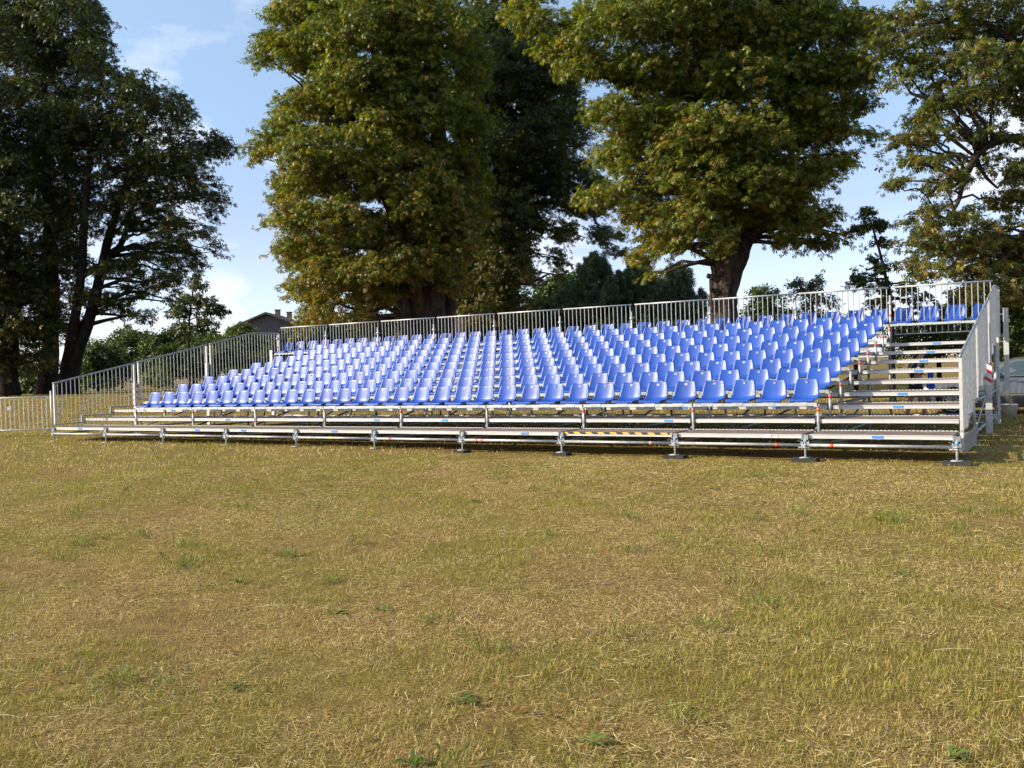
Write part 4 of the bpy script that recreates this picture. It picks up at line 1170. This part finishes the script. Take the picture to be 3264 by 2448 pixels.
# the huge sunlit one in the middle and its neighbour in shade
chestnut('huge golden green chestnut with thick dark trunks rising behind the middle of the stand',
    [[(1370,1130,0,0.85),(1368,1020,0,0.70),(1376,900,0,0.55),(1390,740,0,0.42),(1400,560,0,0.34),(1390,330,0,0.25),(1370,80,0,0.14)],
     [(1345,1060,0,0.42),(1320,930,-.6,0.36),(1290,780,-1,0.28),(1220,600,-1.2,0.2),(1150,420,-1,0.12)],
     [(1285,1125,-.8,0.42),(1285,1010,-.8,0.32),(1262,900,-1,0.24),(1200,760,-1.2,0.15),(1120,640,-1.4,0.08)],
     [(1420,1100,0.6,0.35),(1432,960,0.8,0.30),(1440,800,1,0.24),(1450,620,1,0.16),(1470,400,1,0.1)]],
    [(945,55,95,60),(880,135,70,35),(835,185,40,22),(1000,170,110,70),(1110,80,130,80),(1250,95,140,90),(1400,90,130,95),(1060,320,115,75),(960,330,70,50),(900,400,60,40),(858,455,55,35),(815,500,28,18),(1000,465,115,65),
     (1200,290,145,95),(1350,330,140,100),(1120,560,145,80),(970,560,80,55),(905,615,45,30),(945,680,75,55),(1080,715,145,80),(1280,540,150,100),(930,790,50,45),(990,810,85,55),(1100,860,140,60),(1250,740,140,80),(1400,540,110,100),
     (960,900,55,30),(1010,940,85,38),(1010,1000,60,28),(980,1040,40,18),(1180,940,100,38),(1400,740,105,85),(1330,880,90,45),(1130,1010,70,25),(1250,-60,260,90),(1000,-60,160,80),(1450,900,50,50),(1480,650,70,90),(885,560,20,14),(870,700,20,14),(1330,660,90,70),(1460,770,55,70),(1290,840,85,60),(1450,660,60,60),(1380,620,95,70),(1400,840,70,50),(1180,860,90,50),(1240,930,70,40),(1090,230,90,70),(1040,860,70,50),(1480,540,60,90),(1500,200,60,100),(1490,380,60,80),(1195,420,95,70),(1355,205,95,60),(1130,250,70,60),(1260,220,80,60),(1300,450,80,60)],
    37, 35, dspread=3.6, cover=11.0, crad=0.42, per=13, lsize=0.155, nl=6, width=0.30, droop=0.75, brown_low=(400,1050,0.50))
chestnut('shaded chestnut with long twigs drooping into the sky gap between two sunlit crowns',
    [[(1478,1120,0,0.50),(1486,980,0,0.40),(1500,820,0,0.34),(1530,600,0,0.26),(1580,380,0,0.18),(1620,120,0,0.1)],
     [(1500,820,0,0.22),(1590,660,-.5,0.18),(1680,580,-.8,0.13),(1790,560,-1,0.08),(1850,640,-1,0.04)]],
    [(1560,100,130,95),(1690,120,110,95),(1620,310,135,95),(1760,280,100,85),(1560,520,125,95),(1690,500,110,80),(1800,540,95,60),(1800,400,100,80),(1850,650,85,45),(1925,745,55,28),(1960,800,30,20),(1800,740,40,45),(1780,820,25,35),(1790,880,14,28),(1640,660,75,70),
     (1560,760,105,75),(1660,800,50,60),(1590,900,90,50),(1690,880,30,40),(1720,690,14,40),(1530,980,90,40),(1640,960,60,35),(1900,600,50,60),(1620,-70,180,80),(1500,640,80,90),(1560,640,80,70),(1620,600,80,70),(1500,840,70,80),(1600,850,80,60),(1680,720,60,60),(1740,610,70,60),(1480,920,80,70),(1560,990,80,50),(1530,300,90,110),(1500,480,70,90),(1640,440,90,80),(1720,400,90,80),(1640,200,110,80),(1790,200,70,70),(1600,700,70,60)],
    44, 36, dspread=3.2, cover=9.0, crad=0.44, per=13, lsize=0.165, nl=6, width=0.30, droop=0.75, pal=PAL_DK*1.35, brown_low=(500,1000,0.25))  # darkened leaf palette stands in for part of its shade
# the nearer one with the bare trunk
chestnut('sunlit chestnut with stout bare forked trunk and cut branch stubs behind the back railing',
    [[(2312,1130,0,0.50),(2312,1030,0,0.455),(2308,940,0,0.445),(2316,860,0,0.46),(2300,780,0,0.36),(2270,660,0.2,0.28),(2240,480,0.3,0.22),(2220,250,0.3,0.15),(2210,40,0.3,0.08)],
     [(2326,890,0,0.34),(2362,800,0.1,0.30),(2396,700,0.3,0.24),(2440,520,0.5,0.18),(2470,300,0.6,0.12),(2480,80,0.6,0.06)],
     [(2300,895,-.25,0.14),(2272,884,-.3,0.10),(2254,878,-.32,0.075)],
     [(2290,935,-.30,0.10),(2270,924,-.38,0.075),(2264,922,-.40,0.07)],
     [(2245,520,0.2,0.18),(2160,400,-.5,0.13),(2050,320,-1,0.08)],
     [(2470,300,0.6,0.12),(2560,160,0.4,0.10),(2640,90,0.2,0.08),(2740,110,0,0.05)]],
    [(1880,50,90,50),(1810,90,45,30),(1700,60,50,35),(1650,30,50,30),(2000,55,125,75),(2150,60,135,85),(2300,80,130,90),(2450,90,120,85),(2600,60,110,70),(2730,90,90,60),(1905,200,75,45),(1820,215,40,30),(2050,220,125,75),(2200,230,135,90),(2350,250,125,90),(2500,245,115,80),(2630,215,100,75),(2720,230,70,60),
     (1945,350,80,50),(2090,385,125,75),(2250,415,135,85),(2400,420,115,80),(2540,410,105,75),(2650,400,75,55),(2730,330,45,50),(2775,430,22,20),(1960,500,75,45),(2080,555,125,65),(2230,575,130,75),(2380,590,110,70),(2520,560,95,65),(2625,530,55,45),(2690,500,30,30),
     (1940,615,80,38),(1880,630,40,18),(2060,675,95,48),(2190,700,115,55),(2080,765,60,30),(2045,825,36,24),(2140,775,55,30),(2290,770,60,40),(2440,690,95,40),(2540,700,85,48),(2625,690,45,38),(2500,770,45,28),(2610,770,50,25),(2680,745,22,20),(2520,640,80,40),(2240,-70,220,80),(2520,-70,200,80),(2075,875,22,12),(2300,660,80,60),(2350,520,90,70),(2160,480,90,60),(2450,600,70,60),(2330,700,60,45),(2000,450,70,50),(1850,130,60,40),(1760,150,40,40),(2580,330,80,60),(2430,150,90,60)],
    30, 37, dspread=2.6, cover=11.0, crad=0.36, per=12, lsize=0.145, nl=6, width=0.30, droop=0.75, bare=4.6, brown_low=(350,900,0.25))
# right-hand one with the arching limb
chestnut('chestnut with an arching bare limb over the steps, crown gilded on its outer side',
    [[(3345,1130,0,0.45),(3345,980,0,0.40),(3345,800,0,0.34),(3345,600,0,0.28),(3340,400,0,0.2),(3330,150,0,0.1)],
     [(3300,470,0,0.16),(3230,440,0,0.13),(3165,455,-.1,0.11),(3110,500,-.2,0.10),(3072,570,-.3,0.08),(3055,640,-.3,0.06),(3020,700,-.3,0.03)],
     [(3108,500,-.2,0.07),(3140,560,-.2,0.05),(3180,600,-.3,0.03)],
     [(3310,200,0,0.12),(3180,100,0,0.10),(3060,60,0,0.08),(2930,80,0,0.05),(2840,60,0,0.03)]],
    [(2860,60,85,50),(2800,150,60,45),(2910,150,80,55),(3000,70,100,70),(3150,70,115,75),(3240,190,100,80),(3110,190,110,65),(2980,220,85,55),(2870,250,40,30),(3010,300,95,48),(3150,310,95,48),(2940,370,65,38),(2890,440,45,35),(2960,430,75,45),(2880,510,40,25),(2985,510,75,38),(2858,585,18,10),(3060,560,50,35),(3000,590,55,30),
     (3090,420,75,30),(3215,430,50,35),(3150,520,45,28),(3235,560,45,45),(3200,640,70,38),(2940,700,60,45),(3030,680,65,50),(2930,780,75,42),(3050,780,85,52),(3000,860,70,36),(3180,740,95,52),(3230,800,70,50),(3120,800,70,35),(3190,890,95,50),(3240,920,70,40),(3200,960,70,30),(3100,880,60,45),(3250,860,60,40),(2900,850,50,25),(3120,940,70,35),(3300,300,110,100),(3320,560,90,110),(3320,100,120,90),(3310,760,90,90),(3150,-60,200,70)],
    26.5, 38, dspread=2.0, cover=5.0, crad=0.36, per=13, lsize=0.150, nl=6, width=0.30, droop=0.7, pal=PAL_MD, brown_low=(400,950,0.30))
chestnut('thin young chestnut shooting up behind the railing beside the top row corner',
    [[(2842,1130,0,0.10),(2840,1000,0,0.07),(2822,880,0,0.05),(2795,770,0,0.035),(2765,680,0,0.015)]],
    [(2762,675,26,14),(2778,715,24,20),(2808,770,36,26),(2815,715,18,12),(2740,730,16,12),(2800,830,34,28),(2770,860,50,22),(2740,905,35,22),(2810,910,60,30),(2745,890,18,14),(2860,950,62,36),(2790,970,36,18),(2830,1010,42,32),(2900,1010,50,34),(2905,900,45,30),(2950,960,30,30)],
    28.5, 39, dspread=0.9, cover=1.0, crad=0.17, per=10, lsize=0.13, nl=6, pal=PAL_DK*1.3, probs=(.35,.15,.35,.08,.05,.02))

# ------------------------------------------------------------------ background plants
PAL_BU = np.array([[0.045,0.075,0.020],[0.060,0.095,0.022],[0.035,0.058,0.018],[0.090,0.115,0.025]])
PAL_LT = np.array([[0.10,0.14,0.032],[0.085,0.12,0.030],[0.13,0.16,0.04],[0.07,0.10,0.028]])
PAL_PI = np.array([[0.080,0.130,0.070],[0.105,0.160,0.088],[0.062,0.105,0.060],[0.130,0.175,0.100]])
PAL_GR = np.array([[0.085,0.098,0.05],[0.11,0.12,0.065],[0.07,0.082,0.042],[0.13,0.13,0.08]])
PB = (.35,.3,.2,.15)
def shrub(label, lobes, depth, seed, pal=PAL_BU, name='shrub', cat='shrub', group='shrubs and trees in the background', crad=0.55, per=20, ls=0.22, cover=4.2, dsp=1.2, nl=3):
    u = sum(l[0] for l in lobes)/len(lobes)
    vb = max(l[1]+l[3] for l in lobes)
    rs = np.random.RandomState(seed)
    st_ = [[(u, max(vb, 1180), 0, 0.10+0.02*rs.rand()), (u+4, 0.5*(vb + lobes[0][1]), 0, 0.07), (lobes[0][0], lobes[0][1], 0, 0.03)]]
    return chestnut(label, st_, lobes, depth, seed, dspread=dsp, cover=cover, crad=crad, per=per, lsize=ls, nl=nl, pal=pal, probs=PB, bark='bark_d', name=name, group=group, material='leaf2', cat=cat, width=0.5, flat=0.8, droop=0.2, layers=2)
shrub('pale green bushy tree growing in front of the dark gabled house', [(770,1042,18,12),(740,1058,22,14),(790,1052,22,14),(770,1070,36,16),(815,1085,30,16),(775,1100,55,24),(840,1110,36,24),(735,1100,28,24),(800,1140,80,36)], 95, 51, PAL_LT, name='bushy_tree', cat='tree', crad=0.5, per=24, ls=0.32)
shrub('rounded green tree at the foot of the slender young chestnut', [(560,1085,60,40),(610,1100,60,40),(500,1100,50,40),(660,1090,50,40),(700,1100,40,38),(580,1150,120,40),(680,1150,70,40)], 78, 52, PAL_BU, name='bushy_tree', cat='tree', crad=0.8, per=24, ls=0.36)
shrub('light green tree glowing behind the first side railing', [(400,1075,40,30),(440,1085,50,35),(380,1110,40,40),(470,1150,60,40),(420,1160,70,40),(500,1110,50,40)], 82, 53, PAL_LT*0.7, name='bushy_tree', cat='tree', crad=0.8, per=24, ls=0.36)
shrub('dark bush leaning against the forked chestnut', [(290,1110,40,35),(330,1120,50,30),(320,1150,70,35),(280,1180,60,30),(360,1170,60,35),(260,1210,60,25),(330,1210,60,22)], 62, 54, PAL_BU, crad=0.6, per=22, ls=0.28)
shrub('low dark bush between the two leftmost chestnut trunks', [(95,1200,50,40),(130,1225,50,25),(70,1235,40,20)], 60, 55, PAL_BU, crad=0.5, per=22, ls=0.26)
shrub('sunny yellowish bush in front of the picket fence', [(500,1190,28,26),(490,1215,32,22),(520,1210,26,22)], 70, 56, PAL_LT, crad=0.45, per=20, ls=0.24)
shrub('dark bush behind the rear curved railing at the barrier end', [(700,1105,60,30),(640,1110,50,30),(560,1130,60,30),(580,1175,60,30),(700,1130,60,40),(760,1160,60,40),(650,1170,60,40),(820,1170,60,40)], 66, 57, PAL_BU, crad=0.6, per=22, ls=0.28)
shrub('wide dark bush below the golden crown left of its trunks', [(1045,1045,50,30),(970,1060,50,30),(930,1090,60,28),(1010,1085,60,30),(1090,1090,60,30),(960,1120,90,30),(1070,1120,90,30)], 56, 58, PAL_BU, crad=0.6, per=22, ls=0.28)
shrub('dark bush behind the row of thick chestnut trunks', [(1200,1080,50,40),(1280,1070,60,40),(1400,1070,70,45),(1240,1110,90,30),(1380,1110,90,30)], 58, 59, PAL_BU, crad=0.6, per=24, ls=0.28)
shrub('dark bush in deep shade right of the thick trunks', [(1530,1040,60,50),(1610,1000,60,45),(1660,1030,60,45),(1560,1080,100,35),(1670,1075,80,35)], 54, 60, PAL_BU, crad=0.6, per=24, ls=0.28)
shrub('round leafy tree between the shaded chestnut and the pine', [(1770,905,40,28),(1820,900,45,28),(1740,940,40,32),(1850,930,40,34),(1790,960,80,40),(1760,1010,80,40),(1850,1000,50,40)], 62, 61, PAL_BU, name='bushy_tree', cat='tree', crad=0.55, per=22, ls=0.28)
shrub('leafy bush just right of the bare forked trunk', [(2420,930,24,18),(2460,935,36,20),(2440,975,50,30),(2470,1010,60,35),(2420,1020,50,35),(2380,1020,30,40)], 52, 62, PAL_BU, crad=0.45, per=20, ls=0.22)
shrub('sparse greyish tree with upright tips behind the back railing', [(2532,900,13,22),(2550,925,28,26),(2582,915,12,20),(2608,905,10,22),(2600,950,30,30),(2640,965,26,24),(2560,975,50,35),(2650,1010,40,30),(2600,1020,70,35),(2545,1020,40,40)], 46, 63, PAL_GR, name='sparse_tree', cat='tree', crad=0.36, per=16, ls=0.17, cover=1.6)
shrub('grey green bush peeking out under the top row seats by the steps', [(2760,1040,50,30),(2700,1060,50,30),(2720,1030,30,25)], 40, 64, PAL_BU, crad=0.4, per=18, ls=0.2)
shrub('green hedge bush seen through the railing behind the last four seats', [(3060,960,40,40),(3110,990,60,50),(3020,1000,50,35),(2950,1050,70,35),(3020,1060,60,35),(2890,1075,50,35),(2980,1095,100,30),(2920,1120,80,30)], 34, 65, PAL_BU, crad=0.36, per=20, ls=0.17)
shrub('ivy green bush beside the roof of the parked car', [(3235,1010,50,55),(3220,1070,50,50),(3265,1060,60,60),(3280,980,60,60),(3235,1120,60,40),(3160,1040,50,60),(3110,1060,50,60),(3180,1110,60,40)], 29, 66, PAL_LT*0.72, crad=0.33, per=20, ls=0.16)

def conifer(label, u, vtop, vbase, wpx, depth, seed, name='pine_tree', sparse=False, needle=0.22):
    rs = np.random.RandomState(seed)
    top = at(u, vtop, depth); b = at(u, vbase, depth); zg = float(gz(b.x, b.y)); base = Vector((b.x, b.y, zg))
    H = top.z - zg; w = wpx*depth/FPX
    root = thing(name, label, 'conifer', base, 0, 'conifers in the background')
    tb = MB(); tb.path([(0,0,-0.1),(0.02,0,H*0.5),(0,0,H*0.99)], [0.16,0.10,0.02], 8)
    cl, cr = [], []
    nlev = int(H/0.36)
    for i in range(nlev):
        z = H*(0.06 + 0.93*i/nlev); rr = w*(1 - (z/H))**0.80*(0.7+0.5*rs.rand()) + 0.05
        nb_ = 11 if not sparse else 5
        for j in range(nb_):
            a = rs.rand()*2*math.pi; l_ = rr*(0.75+0.4*rs.rand())
            up_ = 0.62 if not sparse else -0.25
            tip = Vector((math.cos(a)*l_, math.sin(a)*l_, z + up_*l_))
            tb.path([(0,0,z), tuple(tip)], [0.03,0.008], 4, caps=False)
            if not sparse and rs.rand() < 0.6:
                for q_ in (0.14, 0.30, 0.46): cl.append((tip.x*(1+q_*0.1), tip.y*(1+q_*0.1), tip.z + q_)); cr.append(0.05)
            for s_ in (0.35, 0.55, 0.72, 0.88, 1.0):
                if sparse and rs.rand() < 0.3: continue
                p = Vector((0,0,z)).lerp(tip, s_) + Vector(rs.normal(size=3))*0.06
                if sparse: p.z -= 0.15
                cl.append(tuple(p)); cr.append(0.16 if not sparse else 0.2)
    me = leaves('crown', cl, cr, 16 if not sparse else 6, needle, 5, rs, PAL_PI if not sparse else PAL_PI*np.array([1.5,1.5,1.9]), PB, M['needle'], flat=1.0, width=0.16 if not sparse else 0.07, droop=-0.5 if not sparse else 0.9, spray=False)
    tb.build('trunk', M['bark_d'], root, True); put('crown', me, root)
shrub('dense dark thicket closing the view between the shaded chestnut and the pine', [(1700,990,50,40),(1740,1010,60,40),(1800,1040,60,40),(1860,1040,60,40),(1920,1060,60,35),(1980,1050,50,40),(2060,1050,60,35),(2130,1060,60,35),(2200,1060,60,35)], 50, 67, PAL_BU*0.8, crad=0.5, per=22, ls=0.26, name='thicket')
shrub('dark thicket under the golden crown behind the thick trunks', [(1130,1060,50,40),(1200,1040,60,40),(1290,1030,60,50),(1400,1020,70,50),(1480,1010,60,50),(1540,990,60,40)], 60, 68, PAL_BU*0.8, crad=0.6, per=24, ls=0.30, name='thicket')
conifer('dark pine with a single pointed top in the middle of the sky gap', 1905, 826, 1150, 165, 58, 71)
conifer('dark pine with bushy twin top behind the hanging orange twig', 2040, 832, 1150, 165, 58, 72)
conifer('dark pine touching the bare forked trunk with its lower boughs', 2165, 858, 1150, 170, 60, 73)
conifer('small dark pine in front of the round leafy tree', 1800, 945, 1150, 70, 55, 74)
conifer('feathery bluish larch hanging below the golden crown beside the house', 985, 955, 1180, 130, 66, 75, 'larch_tree', True, 0.34)
conifer('feathery bluish larch nearer the thick chestnut trunks', 1150, 930, 1180, 130, 64, 76, 'larch_tree', True, 0.34)

# ------------------------------------------------------------------ houses and fence beyond the meadow
hp = at(858, 1225, 120); hrz = math.atan2(rx.y, rx.x)
hs = thing('gabled_house', 'dark grey house with low gable roof and two brick chimneys above the bushes', 'house', (hp.x, hp.y, 0.3), hrz)
ez, rzg, hwid = 7.4, 9.0, 4.6
mb = MB(); mb.add([(-hwid+0.4,0,0),(hwid-0.4,0,0),(hwid-0.4,0,ez),(0,0,rzg-0.12),(-hwid+0.4,0,ez),(-hwid+0.4,8,0),(hwid-0.4,8,0),(hwid-0.4,8,ez),(0,8,rzg-0.12),(-hwid+0.4,8,ez)],
       [(0,1,2,3,4),(9,8,7,6,5),(0,5,6,1),(1,6,7,2),(4,9,5,0)]); mb.build('wall', M['slate'], hs)
mb = MB()
for s_ in (-1, 1):
    mb.add([(s_*(hwid+0.3),-0.7,ez-0.35),(0,-0.7,rzg),(0,8.6,rzg),(s_*(hwid+0.3),8.6,ez-0.35),(s_*(hwid+0.3),-0.7,ez-0.12),(0,-0.7,rzg+0.24),(0,8.6,rzg+0.24),(s_*(hwid+0.3),8.6,ez-0.12)],
           [(0,1,2,3),(7,6,5,4),(0,4,5,1),(3,2,6,7),(0,3,7,4)])
rf = mb.build('roof', M['roof'], hs)
for cx_, top in ((0.95, 9.55), (2.45, 9.20)):
    mb = MB(); mb.box(cx_-0.28, cx_+0.28, 1.6, 2.2, 8.2, top); mb.box(cx_-0.34, cx_+0.34, 1.54, 2.26, top+0.001, top+0.12); mb.build('chimney', M['chim'], rf)
mb = MB(); mb.box(1.6, 2.9, -0.06, -0.003, 5.6, 6.9); wf = mb.build('window', M['glass'], hs)
mb = MB(); mb.box(1.5, 1.597, -0.10, -0.004, 5.5, 7.0); mb.box(2.903, 3.0, -0.10, -0.004, 5.5, 7.0); mb.box(2.2, 2.3, -0.10, -0.062, 5.6, 6.9); mb.box(1.6, 2.9, -0.1, -0.004, 6.903, 7.0); mb.build('frame', M['fence'], wf)

h2 = at(310, 1225, 110)
h2o = thing('brick_house', 'low reddish brick house glimpsed through the bushes below the forked chestnut', 'house', (h2.x, h2.y, 0.6), hrz)
mb = MB(); mb.box(-2.8, 2.8, 0, 5, 0, 2.7); mb.build('wall', M['brickr'], h2o)
mb = MB(); mb.add([(-3.1,-0.4,2.6),(3.1,-0.4,2.6),(3.1,2.5,3.9),(-3.1,2.5,3.9),(-3.1,5.4,2.6),(3.1,5.4,2.6)], [(0,1,2,3),(3,2,5,4),(0,3,4),(1,5,2),(0,4,5,1)]); mb.build('roof', M['brickr'], h2o)
for x in (-1.5, 0.9):
    mb = MB(); mb.box(x, x+0.9, -0.03, -0.003, 1.0, 2.0); mb.build('window', M['glass'], h2o)

fa = at(225, 1225, 100); fb = at(700, 1215, 92)
fdir = Vector((fb.x-fa.x, fb.y-fa.y, 0)); fl = fdir.length; frz = math.atan2(fdir.y, fdir.x)
fz = float(gz(fa.x, fa.y))
fe = thing('picket_fence', 'long weathered wooden picket fence at the far edge of the meadow', 'fence', (fa.x, fa.y, fz), frz)
mb = MB(); x = 0.0
while x < fl:
    mb.box(x, x+0.095, -0.012, 0.012, 0.12, 1.12 + 0.03*math.sin(x*3.1)); x += 0.15
mb.build('picket_panel', M['fence'], fe)
mb = MB(); mb.box(0, fl, 0.0125, 0.05, 0.32, 0.42); mb.box(0, fl, 0.0125, 0.05, 0.90, 1.0); mb.build('stringer', M['fence'], fe)
x = 0.0; pme = None
while x <= fl:
    if pme is None:
        mb = MB(); mb.box(-0.08, 0.08, 0.055, 0.2, 0, 1.35); q = mb.build('post', M['fence'], fe, loc=(x,0,0)); pme = q.data
    else: put('post', pme, fe, (x,0,0))
    x += 2.4
gp = at(240, 1247, 82)
q = MB(); q.box(-0.08,0.08,-0.08,0.08,0,1.35); q.box(-0.10,0.10,-0.10,0.10,1.352,1.40)
q = q.build('marker_post', M['white'], None, loc=(gp.x, gp.y, float(gz(gp.x, gp.y))))
tag(q, 'white painted post standing in the shaded grass before the picket fence', 'post')

# names that only served while building
for me in list(bpy.data.meshes):
    if me.users == 0: bpy.data.meshes.remove(me)
